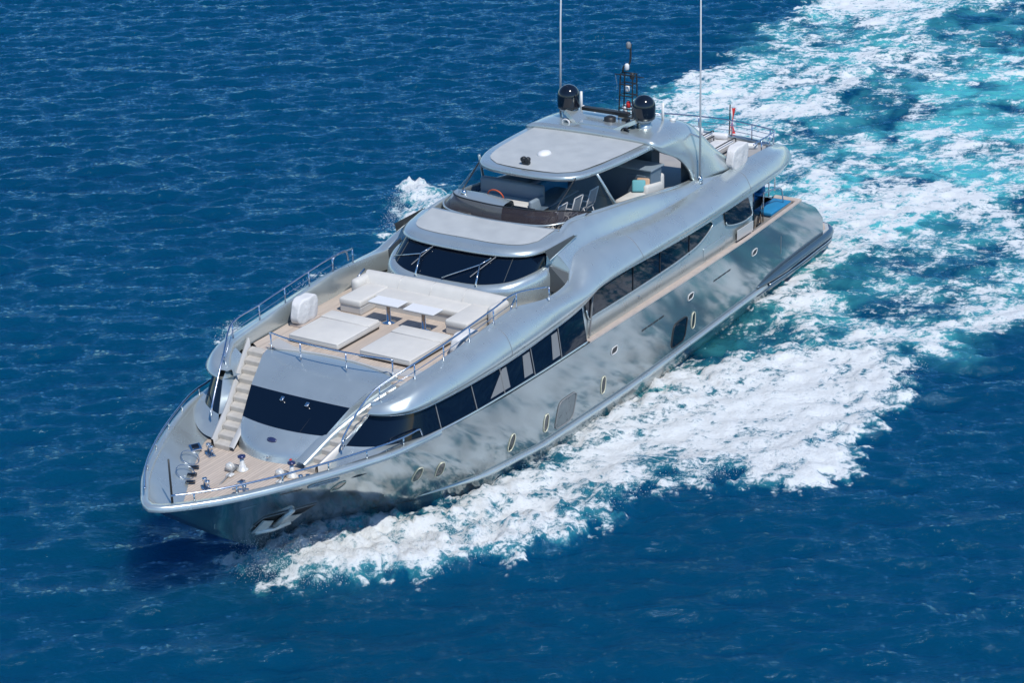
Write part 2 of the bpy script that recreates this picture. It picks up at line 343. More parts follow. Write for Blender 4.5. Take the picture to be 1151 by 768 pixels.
def water_material():
    m = bpy.data.materials.new('sea'); m.use_nodes = True
    t = m.node_tree; N_ = t.nodes; Lk = t.links
    out = N_['Material Output']; b = N_['Principled BSDF']
    def mth(op, *a, clamp=False):
        n = N_.new('ShaderNodeMath'); n.operation = op; n.use_clamp = clamp
        for i, v in enumerate(a):
            if isinstance(v, (int, float)): n.inputs[i].default_value = v
            else: Lk.new(v, n.inputs[i])
        return n.outputs[0]
    def ss(v, a, c):
        n = N_.new('ShaderNodeMapRange'); n.interpolation_type = 'SMOOTHSTEP'; Lk.new(v, n.inputs[0])
        n.inputs[1].default_value = a; n.inputs[2].default_value = c; return n.outputs[0]
    g = N_.new('ShaderNodeNewGeometry')
    def noise(scale, detail, rough=0.5, dist=0.0, off=(0, 0, 0), sc=(1, 1, 1), rotz=0, tex=False):
        mp = N_.new('ShaderNodeMapping'); Lk.new(g.outputs['Position'], mp.inputs[0])
        if tex: mp.vector_type = 'TEXTURE'
        mp.inputs['Location'].default_value = off; mp.inputs['Scale'].default_value = sc; mp.inputs['Rotation'].default_value = (0, 0, rotz)
        n = N_.new('ShaderNodeTexNoise'); n.inputs['Scale'].default_value = scale; n.inputs['Detail'].default_value = detail
        n.inputs['Roughness'].default_value = rough; n.inputs['Distortion'].default_value = dist
        Lk.new(mp.outputs[0], n.inputs['Vector']); return n.outputs[0]
    at = N_.new('ShaderNodeAttribute'); at.attribute_name = 'foam'; d = at.outputs['Fac']
    aa = N_.new('ShaderNodeAttribute'); aa.attribute_name = 'aerated'; ae = aa.outputs['Fac']
    # foam pattern: cells of lace plus torn patches
    n1 = noise(0.95, 9, 0.62, 0.9, (0, 0, 0), (0.38, 1, 1), R(8))
    n2 = noise(2.8, 8, 0.66, 1.0, (5, 3, 0), (2.3, 1, 1), R(123), True)
    rg = mth('SUBTRACT', 1.0, mth('MULTIPLY', mth('ABSOLUTE', mth('SUBTRACT', noise(0.9, 7, 0.6, 1.4, (9, 1, 0), (0.38, 1, 1)), 0.5)), 5.0))
    rg2 = mth('SUBTRACT', 1.0, mth('MULTIPLY', mth('ABSOLUTE', mth('SUBTRACT', noise(2.2, 6, 0.6, 1.1, (2, 7, 0)), 0.5)), 5.0))
    pat = mth('ADD', mth('MULTIPLY', n1, 0.55), mth('MULTIPLY', n2, 0.45))
    lace = mth('MULTIPLY', mth('MAXIMUM', mth('MULTIPLY', rg, 1.0), mth('MULTIPLY', rg2, 0.75)), 0.16)
    val = mth('ADD', mth('ADD', pat, lace), mth('MULTIPLY', mth('SUBTRACT', d, 0.5), 0.62))
    on = ss(d, 0.02, 0.16)
    n3 = noise(7.5, 6, 0.65, 0.5, (1, 9, 0))
    P = mth('SUBTRACT', mth('ADD', mth('ADD', mth('MULTIPLY', n1, 0.75), mth('MULTIPLY', n2, 0.9)), mth('ADD', mth('MULTIPLY', n3, 0.5), lace)), 1.175)
    P = mth('MULTIPLY', P, 1.7)
    foam = mth('MULTIPLY', ss(mth('ADD', P, mth('MULTIPLY', mth('SUBTRACT', d, 0.42), 0.56)), -0.05, 0.32), on)
    thin = mth('MULTIPLY', ss(val, 0.38, 0.62), on)
    # water body colour: deep blue, aerated turquoise where bubbles are churned under
    big = noise(0.05, 3, 0.5, 0.0, (4, 4, 0))
    deep = N_.new('ShaderNodeMix'); deep.data_type = 'RGBA'; Lk.new(big, deep.inputs[0])
    deep.inputs[6].default_value = (0.0004, 0.036, 0.088, 1); deep.inputs[7].default_value = (0.0005, 0.055, 0.122, 1)
    tq = N_.new('ShaderNodeMix'); tq.data_type = 'RGBA'
    tf = mth('MULTIPLY', ae, ss(noise(0.35, 6, 0.55, 0.8, (1, 8, 0)), 0.34, 0.62))
    tf = mth('ADD', mth('MULTIPLY', tf, 1.0), mth('MULTIPLY', thin, 0.22), clamp=True)
    Lk.new(tf, tq.inputs[0]); Lk.new(deep.outputs[2], tq.inputs[6]); tq.inputs[7].default_value = (0.07, 0.42, 0.45, 1)
    Lk.new(tq.outputs[2], b.inputs['Base Color'])
    b.inputs['Roughness'].default_value = 0.08; b.inputs['IOR'].default_value = 1.333; b.inputs['Specular IOR Level'].default_value = 0.0
    rip = mth('ADD', noise(1.7, 7, 0.64, 0.3, (0, 0, 0), (1, 2.3, 1), R(34), True), mth('MULTIPLY', noise(4.5, 3, 0.5, 0.3, (3, 0, 0), (1, 2.2, 1), R(40), True), 0.30))
    b.subsurface_method = 'BURLEY'; b.inputs['Subsurface Weight'].default_value = 1.0; b.inputs['Subsurface Radius'].default_value = (0.6, 1.6, 2.6); b.inputs['Subsurface Scale'].default_value = 2.2
    bp = N_.new('ShaderNodeBump'); bp.inputs['Strength'].default_value = 1.0; bp.inputs['Distance'].default_value = 0.125
    Lk.new(rip, bp.inputs['Height']); Lk.new(bp.outputs[0], b.inputs['Normal'])
    gl = N_.new('ShaderNodeBsdfGlossy'); gl.inputs['Color'].default_value = (0.42, 0.73, 0.96, 1); gl.inputs['Roughness'].default_value = 0.10; Lk.new(bp.outputs[0], gl.inputs['Normal'])
    fz = N_.new('ShaderNodeFresnel'); fz.inputs['IOR'].default_value = 1.38; Lk.new(bp.outputs[0], fz.inputs['Normal'])
    wm = N_.new('ShaderNodeMixShader'); Lk.new(fz.outputs[0], wm.inputs[0]); Lk.new(b.outputs[0], wm.inputs[1]); Lk.new(gl.outputs[0], wm.inputs[2])
    f = N_.new('ShaderNodeBsdfPrincipled'); f.inputs['Base Color'].default_value = (0.68, 0.72, 0.745, 1); f.inputs['Roughness'].default_value = 0.8; f.inputs['Subsurface Weight'].default_value = 0.0
    f.inputs['Specular IOR Level'].default_value = 0.2
    fh = mth('ADD', mth('MULTIPLY', n2, 0.6), mth('MULTIPLY', noise(6.5, 8, 0.7, 0.8, (3, 3, 0)), 0.5))
    fb = N_.new('ShaderNodeBump'); fb.inputs['Strength'].default_value = 0.8; fb.inputs['Distance'].default_value = 0.14
    Lk.new(fh, fb.inputs['Height']); Lk.new(fb.outputs[0], f.inputs['Normal'])
    mx = N_.new('ShaderNodeMixShader'); Lk.new(foam, mx.inputs[0]); Lk.new(wm.outputs[0], mx.inputs[1]); Lk.new(f.outputs[0], mx.inputs[2])
    Lk.new(mx.outputs[0], out.inputs['Surface'])
    return m
sea = link('sea_water', me, water_material(), None, None)
tag(sea, 'deep blue rippled sea with white wake foam around the yacht', 'sea', kind='structure')

# ------------------------------------------------------------ spray flung up by the bow waves
def spray(name, label, emit):
    V, F = [], []
    tet = np.array([(1, 1, 1), (1, -1, -1), (-1, 1, -1), (-1, -1, 1)])/1.732
    for p, r in emit:
        rot = np.array(Euler((random.uniform(0, 6), random.uniform(0, 6), random.uniform(0, 6))).to_matrix())
        n = len(V); V += [tuple(p+rot@q*r*random.uniform(.6, 1.3)) for q in tet]
        F += [[n, n+1, n+2], [n, n+2, n+3], [n, n+3, n+1], [n+1, n+3, n+2]]
    o = obj(name, (V, F), mat('spray_water', (0.85, 0.87, 0.88), 0.6), None, True)
    return tag(o, label, 'spray', kind='stuff')
def along(P, n, wid, h0, h1, r0, r1, power=2.2):
    P = np.array(P, float); seg = np.linalg.norm(np.diff(P, axis=0), axis=1); cs = np.r_[0, np.cumsum(seg)]/seg.sum()
    out = []
    for _ in range(n):
        t = random.random()
        clump = math.sin(t*37)+math.sin(t*83+1)+math.sin(t*19+2)
        if random.random() > 0.55+0.2*clump: continue
        q = np.array([np.interp(t, cs, P[:, 0]), np.interp(t, cs, P[:, 1])])+np.random.normal(0, wid, 2)
        h = (h0+(h1-h0)*(1-t))*random.random()**power
        out.append((np.array([q[0], q[1], 0.18+h]), r0+(r1-r0)*random.random()**3))
    return out
em = along([(12.1, 0.6), (12.0, 1.8), (11.3, 3.0), (10.4, 4.0), (8.8, 5.0), (7.2, 5.7), (4.4, 6.4), (2.6, 7.6), (1.1, 9.3), (-2.3, 10.0), (-7, 9.5)], 9000, 0.28, 0.2, 0.8, 0.004, 0.02)
em += along([(12.3, 0.2), (12.1, 1.0), (11.6, 1.9), (10.8, 2.8), (9.6, 3.6), (8, 4.5)], 26000, 0.33, 0.15, 0.95, 0.003, 0.014, 1.7)
em += along([(12.9, 0.6), (12.6, 1.6), (11.9, 2.6)], 3500, 0.3, 0.1, 0.4, 0.003, 0.014)
spray('bow_spray', 'white spray droplets thrown up beside the bow by the near side wave', em)
em = along([(2.3, -8.6), (1.0, -9.6), (0, -10.3)], 3500, 0.18, 0.15, 0.6, 0.004, 0.018)
em += along([(-10, -11.2), (-13, -12.9), (-14.6, -13.3)], 4500, 0.2, 0.15, 0.55, 0.004, 0.018)
em += along([(-3, -10.1), (-5.5, -9.9)], 1500, 0.2, 0.2, 0.5, 0.005, 0.02)
spray('wave_spray', 'white spray tossed up along the far side bow wave behind the railings', em)

# ------------------------------------------------------------ the yacht (x to the bow, y to port, z up from the waterline)
yacht = empty('motor_yacht')
tag(yacht, 'silver grey three deck motor yacht under way with white bow wave', 'yacht')
YS = ([0, .1, .25, .6, 1.1, 1.6, 2.1, 2.6, 3.1, 3.6, 4.1, 4.6, 5.1, 5.6, 7.6, 10, 14.6, 20, 24, 28.1, 31],
      [0, .24, .42, .72, 1.15, 1.5, 1.8, 2.07, 2.32, 2.55, 2.76, 2.96, 3.15, 3.28, 3.5, 3.56, 3.53, 3.5, 3.45, 3.28, 3.1])
YW = ([0, .7, 1.5, 2.45, 4.1, 6.1, 8.4, 13.5, 18, 22.5, 27, 28], [0, .14, .42, 1.0, 2.15, 3.0, 3.34, 3.42, 3.32, 3.18, 3.02, 3.0])
ZS = ([-15, -12.5, -8, -4, 1.4, 3.8, 6, 8, 10, 15, 15.6], [2.66, 2.68, 2.69, 2.70, 2.76, 2.77, 2.82, 2.90, 2.95, 2.96, 2.99])
zs = lambda x: I(x, *ZS)
xstem = lambda v: 11.9+3.7*max(v, 0)**0.9
def hull_y(v, x):
    d = max(xstem(v)-x, 0); p = max(v, 0)**1.35
    return (1-p)*I(d, *YW)+p*I(d, *YS)
def hull_at(x, z):
    return hull_y(min(max((z-.35)/(zs(x)-.35), 0), 1), x)
def stern_x(z): return I(z, [.35, .9, 1.44, 2.05, 2.47, 2.62, 2.69], [-14.95, -14.93, -14.77, -14.0, -13.1, -12.75, -12.4])
def hull_row(v, n=150):
    zz = .35+v*(zs(-12.5)-.35); x0 = stern_x(zz); x1 = xstem(v); out = []
    for i in range(n+1):
        t = i/n; t = 1-(1-t)**1.6
        x = x0+(x1-x0)*t
        zt = zs(max(x, -12.5))
        out.append((x, hull_y(v, x), .35+v*(zt-.35)))
    return out
vs = list(np.linspace(1, 0, 22))
rows = [hull_row(v) for v in vs]
top = rows[-1]
for k, (dz, s, sx) in enumerate(((-.35, .97, .995), (-.8, .75, .98), (-1.2, .02, .93))):
    rows.append([(x*sx if x > 0 else x, y*s, z+dz) for x, y, z in top])
side = grid(rows)
bow_trans = [r[0] for r in rows]
tr = grid([[p for p in bow_trans], [(p[0], -p[1], p[2]) for p in bow_trans]], flip=True)
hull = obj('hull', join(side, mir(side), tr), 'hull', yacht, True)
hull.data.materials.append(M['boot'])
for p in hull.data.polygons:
    if p.center.z < 0.16: p.material_index = 1

def sheer_pt(x, off=0.0, dz=0.0):
    y = hull_y(1, x); e = 0.02; x2 = min(x+e, 15.58); dy = (hull_y(1, x2)-hull_y(1, x-e))/(x2-x+e)
    n = Vector((-dy, 1, 0)).normalized()
    return (x-n.x*off, max(y-n.y*off, 0), zs(x)+dz)
# raised rim round the bow
xs = list(np.linspace(8.6, 14.6, 40))+list(np.linspace(14.7, 15.5, 14))
def rim_rows(xs, w, h):
    a = [sheer_pt(x, -0.02, -0.10) for x in xs]; b = [sheer_pt(x, -0.035, h*.6) for x in xs]; c = [sheer_pt(x, .03, h) for x in xs]
    d = [sheer_pt(x, w, h) for x in xs]; e = [sheer_pt(x, w+.03, -.06) for x in xs]
    rows = [a, b, c, d, e]; out = []
    for k, r in enumerate(rows):
        e_ = [-.02, -.035, .03, w, w+.03][k]; z_ = r[-1][2]
        out.append(r+[(15.6-e_*1.05, 0, z_)])
    return out
rr = rim_rows(xs, .15, .05)
full = [r+[(p[0], -p[1], p[2]) for p in r[-2::-1]] for r in rr]
obj('bow_rim', grid(full), 'silver', yacht, True)
# teak cap along the after bulwark
capx = list(np.linspace(1.45, -12.45, 60))
def cap_side():
    a = [sheer_pt(x, -.02, .0) for x in capx]; b = [sheer_pt(x, -.02, .045) for x in capx]
    c = [sheer_pt(x, .11, .045) for x in capx]; d = [sheer_pt(x, .11, -.05) for x in capx]
    return grid([a, b, c, d])
obj('caprail', both(cap_side()), 'cap', yacht)
# stern return of the cap
for s in (1, -1):
    v = box(-12.72, -12.44, 2.3, 3.26, 2.62, 2.73, .03); obj('caprail', v if s > 0 else mir(v), 'cap', yacht)
# rubbing strake and lower dark line
st = [(x, hull_at(x, .56)+.03, .52+.012*max(x, 0)) for x in np.linspace(8.3, -10.2, 50)]
obj('rubbing_strake', both(tube(st, [.085*min(1, (i+1)/6) for i in range(50)], 8)), 'silver', yacht, True)

# ---- foredeck well
bul_x = list(np.linspace(10.2, 14.4, 30))+list(np.linspace(14.5, 15.3, 8))
def inner_y(x): return max(I(x, [10, 11.3, 12.56, 13.3, 13.88, 14.3, 14.7], [2.35, 1.98, 1.25, .78, .40, .14, 0]), 0)
def bulwark():
    a = [sheer_pt(x, .17, -.03) for x in bul_x]
    c = []
    for x in bul_x:
        xx = x-.55*max(0, min(1, (x-13)/2)); c.append((xx, max(inner_y(xx), .0), 2.47))
    a.append((15.43, 0, 2.95)); c.append((14.75, 0, 2.47))
    b = [tuple(np.array(p)*.45+np.array(q)*.55+np.array((0, .0, -.08))) for p, q in zip(a, c)]
    return grid([a, b, c], flip=True)
obj('bow_bulwark', both(bulwark()), 'silver', yacht, True)
dx = np.linspace(9.8, 14.8, 40)
obj('foredeck', grid([[(x, k*(inner_y(x)+.03+.5*float(sstep(11.9, 11.0, x) if False else np.clip((11.8-x)/.8, 0, 1))), 2.46) for x in dx] for k in (1, -1)], flip=True), 'teak', yacht)
# bow margin of the deck, hatch rings and fairlead plates
for x, y in ((13.05, -.98), (12.35, -1.42)):
    ring = [(x+.24*math.cos(a), y-.07*0+.20*math.sin(a)-.10, 2.60+.22*(-math.sin(a))*.55) for a in np.linspace(0, 2*math.pi, 25)[:-1]]
    obj('hatch_ring', tube(ring, .013, 6, closed=True), 'chrome', yacht, True)
for x, y in ((13.3, -.72), (12.95, -.96), (12.6, -1.18)):
    obj('fairlead', box(x-.12, x+.12, y-.05, y+.05, 2.5, 2.56, .02, rot=(0, 0, R(-56))), 'black', yacht, True)
fp = empty('fairlead_plate', parent=yacht)
obj('plate', box(11.62, 11.92, -1.95, -1.72, 2.56, 2.60, .015, rot=(R(-25), 0, R(-30))), 'chrome', fp)
obj('roller', box(11.68, 11.86, -1.90, -1.77, 2.59, 2.63, .015, rot=(R(-25), 0, R(-30))), 'black', fp)
obj('jackstaff', tube([(14.55, -.22, 2.55), (14.55, -.22, 3.75)], [.03, .022], 8), 'dark', yacht, True)
# windlasses and bollards
def windlass(x, y):
    e = empty('windlass', parent=yacht)
    obj('base', lathe([(.15, 2.46), (.15, 2.49), (.10, 2.52), (.075, 2.62), (.055, 2.66), (.05, 2.80)], (x, y, 0)), 'steel', e, True)
    obj('drum_cap', lathe([(.07, 2.79), (.10, 2.81), (.10, 2.85), (.04, 2.87)], (x, y, 0)), 'blueglass', e, True)
    obj('gypsy', lathe([(.08, -.07), (.115, -.04), (.07, 0), (.115, .04), (.08, .07)], (x+.2, y-.22, 2.58), axis='x'), 'steel', e, True)
    obj('motor_housing', box(x-.06, x+.28, y-.36, y-.1, 2.46, 2.56, .04), 'grey', e, True)
    obj('chain_stopper', box(x+.34, x+.52, y-.12, y+.04, 2.46, 2.53, .025), 'steel', e, True)
    obj('chain', tube([(x+.1, y-.1, 2.56), (x+.45, y-.05, 2.52), (x+.8, y+.02, 2.48), (x+1.0, y+.02, 2.42)], .022, 6), 'grey', e, True)
windlass(12.05, -.12); windlass(11.75, 1.18)
def bollard(x, y, r=0):
    e = empty('bollard', parent=yacht)
    obj('foot', box(x-.16, x+.16, y-.1, y+.1, 2.46, 2.49, .012, rot=(0, 0, r)), 'chrome', e)
    for k in (-.09, .09):
        c = (x+k*math.cos(r), y+k*math.sin(r), 0)
        obj('post', lathe([(.045, 2.48), (.045, 2.68), (.062, 2.70), (.062, 2.74), (.02, 2.75)], c, 12), 'chrome', e, True)
    obj('crossbar', tube([(x-.2*math.cos(r), y-.2*math.sin(r), 2.63), (x+.2*math.cos(r), y+.2*math.sin(r), 2.63)], .025, 8), 'chrome', e, True)
bollard(13.35, -.18, R(60)); bollard(11.75, -1.38, R(60)); bollard(13.2, .75, R(-60)); bollard(12.0, 1.75, R(-50))
obj('deck_chock', box(12.55, 12.75, .25, .4, 2.46, 2.52, .02), 'chrome', yacht)

# ---- front of the deckhouse: silver panel, dark window, coachroof
ang = np.linspace(-1, 1, 9)
def fr(xc, hw, z, bulge, crown=0.0):
    return [(xc-bulge*a*a, hw*a, z+crown*(1-a*a)) for a in ang]
A0 = fr(11.36, 1.02, 2.46, .30); A1 = fr(11.22, 1.10, 2.74, .30); A2 = fr(10.78, 1.27, 3.04, .22, .01)
B0 = fr(10.72, 1.29, 3.07, .20, .01); B1 = fr(9.86, 1.55, 3.60, .08, .02)
C0 = fr(9.80, 1.57, 3.63, .08, .02); C1 = fr(9.2, 1.74, 3.86, -.02, .06); C2 = fr(8.55, 1.95, 3.98, -.20, .05)
C3 = fr(8.12, 2.04, 4.0, -.30, .02)
obj('front_panel', patch([A0, A1, A2], 5, 3, True), 'silver', yacht, True)
fw_ = obj('front_window', patch([B0, B1], 5, 3, True), 'glass', yacht, True)
obj('coachroof', patch([C0, C1, C2, C3], 5, 3, True), 'silver', yacht, True)
trim = [B0, [(p[0]+.0, p[1], p[2]+.0) for p in A2]]
obj('window_sill', patch([B0, A2], 1, 3), 'silver', yacht)
obj('window_head', patch([C0, B1], 1, 3), 'silver', yacht)
for y in (-.36, .42):
    x, z = 10.02, 3.53
    obj('washer_jet', box(x-.05, x+.08, y-.05, y+.05, z-.02, z+.05, .015, rot=(0, R(32), 0)), 'chrome', fw_, True)
obj('mullion', tube([(10.66, .62, 3.085), (10.25, .68, 3.345)], .006, 6), 'dark', fw_)
em_ = obj('emblem', [(v[0], v[1], v[2]) for v in []] and None or lathe([(.001, -.012), (.13, -.012), (.12, .012), (.001, .014)], (0, 0, 0), 24), 'blueglass', yacht, True)
em_.scale = (.55, 1.15, 1); em_.rotation_euler = (0, R(38), 0); em_.location = (11.03, .02, 2.90)
for y in (-.62, .68):
    obj('panel_seam', tube([(11.12-.3*y*y+.18, y, 2.62), (11.2-.3*y*y, y*1.02, 2.76), (10.83-.2*y*y, y*1.1, 3.02)], .006, 6), 'grey', yacht)
for y, n in ((.12, 0), (.72, 1)):
    obj('deck_light', lathe([(.03, -.01), (.03, .02), (.01, .03)], (11.36-.3*y*y, y, 2.58), 10, axis='x'), 'chrome' if n == 0 else 'red', yacht)

# ---- stairs either side of the coachroof
def stair_path(t):                                   # t 0 foot -> 1 top
    return (11.35-2.95*t, I(t, [0, .35, .7, 1], [.98, 1.20, 1.62, 2.02]), I(t, [0, .35, .7, 1], [1.56, 1.86, 2.28, 2.62]))
def stairs(s):
    e = empty('staircase', parent=yacht)
    n = 11
    for k in range(n):
        t0, t1 = k/n, (k+1.12)/n
        x0, a0, b0 = stair_path(t0); x1, a1, b1 = stair_path(t1)
        z1 = 2.46+(k+1)*(3.96-2.46)/n
        wi = .27 if s > 0 else .13
        poly = [(x0, s*(a0+wi)), (x0, s*b0), (x1, s*b1), (x1, s*(a1+wi))]
        obj('tread', prism(poly, z1-.16 if k else 2.4, z1, .03, 2), 'step', e)
    ts = np.linspace(0, 1, 14)
    it, ib, ot, ob = [], [], [], []
    for t in ts:
        x, a, b = stair_path(t); zf = 2.46+1.5*t
        it.append((x, a-.03, max(zf-.05, I(x, [8.4, 8.9, 9.8, 10.7, 11.3], [3.98, 3.9, 3.60, 3.05, 2.75])-.015))); ib.append((x, a+.015, zf-.15))
        ot.append((x, b+.04, zf+.22)); ob.append((x, b-.0, zf-.1))
    edge = [A0[-1], A1[-1], A2[-1], B1[-1], C1[-1], C2[-1], C3[-1]]
    w = grid([edge, [(p[0], p[1]+.02, p[2]-.04) for p in edge], [(p[0], p[1]+.05, max(p[2]-.75, 2.42)) for p in edge]], flip=True)
    o = grid([[(p[0], p[1]+.07, 2.42) for p in ot], [(p[0], p[1]+.07, p[2]) for p in ot], ot, ob], flip=True)
    stp = [stair_path(t) for t in ts]
    wi = .30 if s > 0 else .16
    zz_ = [2.46+1.5*t+(.19 if s > 0 else .11)*(1-t**4) for t in ts]
    strip = patch([[(x, a-.03, z-.02) for (x, a, b), z in zip(stp, zz_)], [(x, a+.02, z+.01) for (x, a, b), z in zip(stp, zz_)], [(x, a+wi*.7, z) for (x, a, b), z in zip(stp, zz_)], [(x, a+wi, z-.06) for (x, a, b), z in zip(stp, zz_)], [(x, a+wi+.005, z-.40) for (x, a, b), z in zip(stp, zz_)]], 2, 1)
    obj('stair_rail', strip if s > 0 else mir(strip), 'silver' if s > 0 else 'pale', e, True)
    xo = [10.62, 10.3, 9.98, 9.7, 9.3, 8.9]
    so_ = [(x, float(np.interp(-x, [-p[0] for p in ot], [p[1] for p in ot]))+.06, float(np.interp(-x, [-p[0] for p in ot], [p[2] for p in ot]))) for x in xo]
    fo_ = [(10.62, 1.99, 3.0), (10.3, 2.15, 3.33), (9.98, 2.31, 3.67), (9.78, 2.32, 3.88), (9.4, 2.56, 4.03), (8.95, 2.76, 4.16)]
    fill = grid([so_, fo_], flip=False)
    if s < 0: w, o, fill = mir(w), mir(o), mir(fill)
    obj('stair_coaming', w, 'silver', e, True); obj('stair_string', o, 'pale', e, True); obj('corner_fairing', fill, 'silver', e, True)
stairs(1); stairs(-1)

# ---- deckhouse side: ledge, wrapped window band
PB = [(10.62, 1.98, 3.0), (10.42, 2.45, 3.0), (10.10, 2.86, 3.0), (9.49, 3.20, 2.98), (8.8, 3.38, 2.96), (7, 3.5, 2.90), (4, 3.5, 2.82), (1.45, 3.46, 2.79)]
PT = [(9.98, 2.30, 3.66), (9.86, 2.58, 3.66), (9.66, 2.85, 3.66), (9.35, 3.08, 3.65), (8.8, 3.22, 3.64), (6.83, 3.33, 3.6), (4.3, 3.36, 3.62), (1.54, 3.36, 3.82)]
OB = [(11.05, 1.70, 2.50), (11.0, 2.30, 2.62), (10.55, 2.95, 2.86), (9.9, 3.28, 2.95), (9.0, 3.44, 2.955), (7, 3.53, 2.88), (4, 3.53, 2.79), (1.45, 3.5, 2.77)]
mid = [tuple((np.array(a)*.55+np.array(b)*.45)+np.array((0, 0, .03))) for a, b in zip(PB, OB)]
obj('house_ledge', both(patch([OB, mid, PB], 3, 5, False)), 'silver', yacht, True)
pane = patch([PB, PT], 4, 6, False)
for s in (1, -1):
    sw = obj('side_window', pane if s > 0 else mir(pane), 'glass', yacht, True)
    pbc, ptc = cr(PB, 12), cr(PT, 12)
    def wpt(x, k, o=.012):
        b = pbc[np.argmin(abs(pbc[:, 0]-x))]; t = ptc[np.argmin(abs(ptc[:, 0]-x))]
        q = b*(1-k)+t*k; return (x, s*(q[1]+o), q[2])
    for x in (8.55, 7.05, 5.75, 4.25, 2.85):
        obj('mullion', tube([wpt(x, .02), wpt(x, .98)], .014, 6), 'grey', sw)
    for x0, x1 in ((6.4, 5.45), (4.75, 4.32), (3.3, 2.9)):           # grey quads laid on the glass, painted stand-ins for the lit interior
        q = [wpt(x0, .12, .006), wpt(x1, .12, .006), wpt(x1, .86, .006), wpt(x0-(.75 if x0 > 6 else .1), .86, .006)]
        obj('lit_interior_patch', (q, [[0, 1, 2, 3]]), 'grey', sw)

# ---- upper band: the smooth wing along the whole side, with the lounge bulwark inside it
band = [  # x, low(y,z), bulge(y,z), top(y,z)
 ((9.98, 2.30, 3.66), (10.12, 2.33, 3.74), (9.86, 2.24, 3.86)),
 ((9.86, 2.60, 3.66), (10.02, 2.68, 3.76), (9.72, 2.44, 3.95)),
 ((9.66, 2.87, 3.66), (9.80, 3.00, 3.79), (9.48, 2.62, 4.05)),
 ((9.35, 3.10, 3.65), (9.45, 3.24, 3.82), (9.15, 2.78, 4.17)),
 ((8.80, 3.24, 3.64), (8.8, 3.40, 3.84), (8.75, 2.88, 4.26)),
 ((7.60, 3.33, 3.62), (7.6, 3.49, 3.86), (7.6, 2.95, 4.34)),
 ((6.50, 3.36, 3.60), (6.5, 3.53, 3.90), (6.5, 2.98, 4.43)),
 ((5.40, 3.37, 3.59), (5.4, 3.55, 3.94), (5.4, 3.0, 4.53)),
 ((4.30, 3.37, 3.62), (4.3, 3.56, 3.98), (4.3, 3.02, 4.59)),
 ((3.60, 3.37, 3.66), (3.6, 3.56, 4.00), (3.6, 3.10, 4.52)),
 ((3.00, 3.37, 3.70), (3.0, 3.56, 4.03), (3.0, 3.17, 4.45)),
 ((2.30, 3.37, 3.75), (2.3, 3.56, 4.08), (2.3, 3.15, 4.43)),
 ((1.65, 3.37, 3.83), (1.65, 3.55, 4.14), (1.65, 3.05, 4.45)),
 ((1.25, 3.37, 3.92), (1.25, 3.55, 4.20), (1.25, 2.93, 4.66)),
 ((0.75, 3.37, 4.06), (.75, 3.54, 4.28), (.75, 2.78, 4.93)),
 ((-.10, 3.37, 4.13), (-.1, 3.53, 4.33), (-.1, 2.73, 5.00)),
 ((-1.6, 3.37, 4.10), (-1.6, 3.52, 4.34), (-1.6, 2.71, 4.92)),
 ((-3.6, 3.37, 4.03), (-3.6, 3.50, 4.32), (-3.6, 2.72, 4.77)),
 ((-5.8, 3.36, 4.01), (-5.8, 3.49, 4.31), (-5.8, 2.78, 4.74)),
 ((-8.5, 3.35, 4.05), (-8.5, 3.47, 4.34), (-8.5, 2.90, 4.84)),
 ((-10., 3.32, 4.09), (-10., 3.42, 4.34), (-10, 2.85, 4.82)),
 ((-11.2, 3.2, 4.10), (-11.3, 3.30, 4.28), (-11.2, 2.76, 4.74)),
 ((-12.1, 2.95, 4.08), (-12.35, 3.02, 4.18), (-12.1, 2.55, 4.58)),
 ((-12.7, 2.45, 4.05), (-13.05, 2.5, 4.13), (-12.7, 2.2, 4.46)),
 ((-13.0, 1.2, 4.05), (-13.35, 1.2, 4.12), (-13.0, 1.1, 4.44)),
 ((-13.05, 0, 4.05), (-13.4, 0, 4.12), (-13.05, 0, 4.43)),
]
low = [b[0] for b in band]; bul = [b[1] for b in band]; tp = [b[2] for b in band]
def mixp(a, b, t, o=(0, 0, 0)): return tuple(np.array(a)*(1-t)+np.array(b)*t+np.array(o))
q1 = [mixp(l, b, .45, (0, .03 if l[1] > .5 else 0, -.0)) for l, b in zip(low, bul)]
sh = [mixp(b, t, .55, (0, .10 if b[1] > .5 else 0, .09)) for b, t in zip(bul, tp)]
def inw(p, w, z=None, k=None):
    x, y, zz = p
    if x > 9: n = Vector((x-9.0, y-2.0, 0)); n = n.normalized() if n.length > 0 else Vector((0, 1, 0)); n = Vector((n.x*.6, max(n.y, .3), 0)).normalized()
    elif x < -11.2: n = Vector((-.75*min(1, (-11.2-x)/1.5)-.001, y/3+.001, 0)).normalized()
    else: n = Vector((0, 1, 0))
    return (x-n.x*w, max(y-n.y*w, 0), zz if z is None else z)
ti = [inw(p, .13) for p in tp]
fl = [inw(p, .17, z=I(p[0], [-14, -8, -6.5, 0, 1.4, 1.6, 9, 9.9], [4.3, 4.3, 4.7, 4.7, 4.2, 3.93, 3.93, 3.6])) for p in tp]
under = [inw(p, .5, z=p[2]+.03) for p in low]
net = [under, low, q1, bul, sh, tp, ti, fl]
obj('upper_side_band', both(patch(net, 5, 5, True)), 'silver', yacht, True)
bp = cr(low, 6)
obj('band_trim', both(tube([(p[0], p[1]+.012, p[2]-.012) for p in bp], .018, 6)), 'chrome', yacht, True)

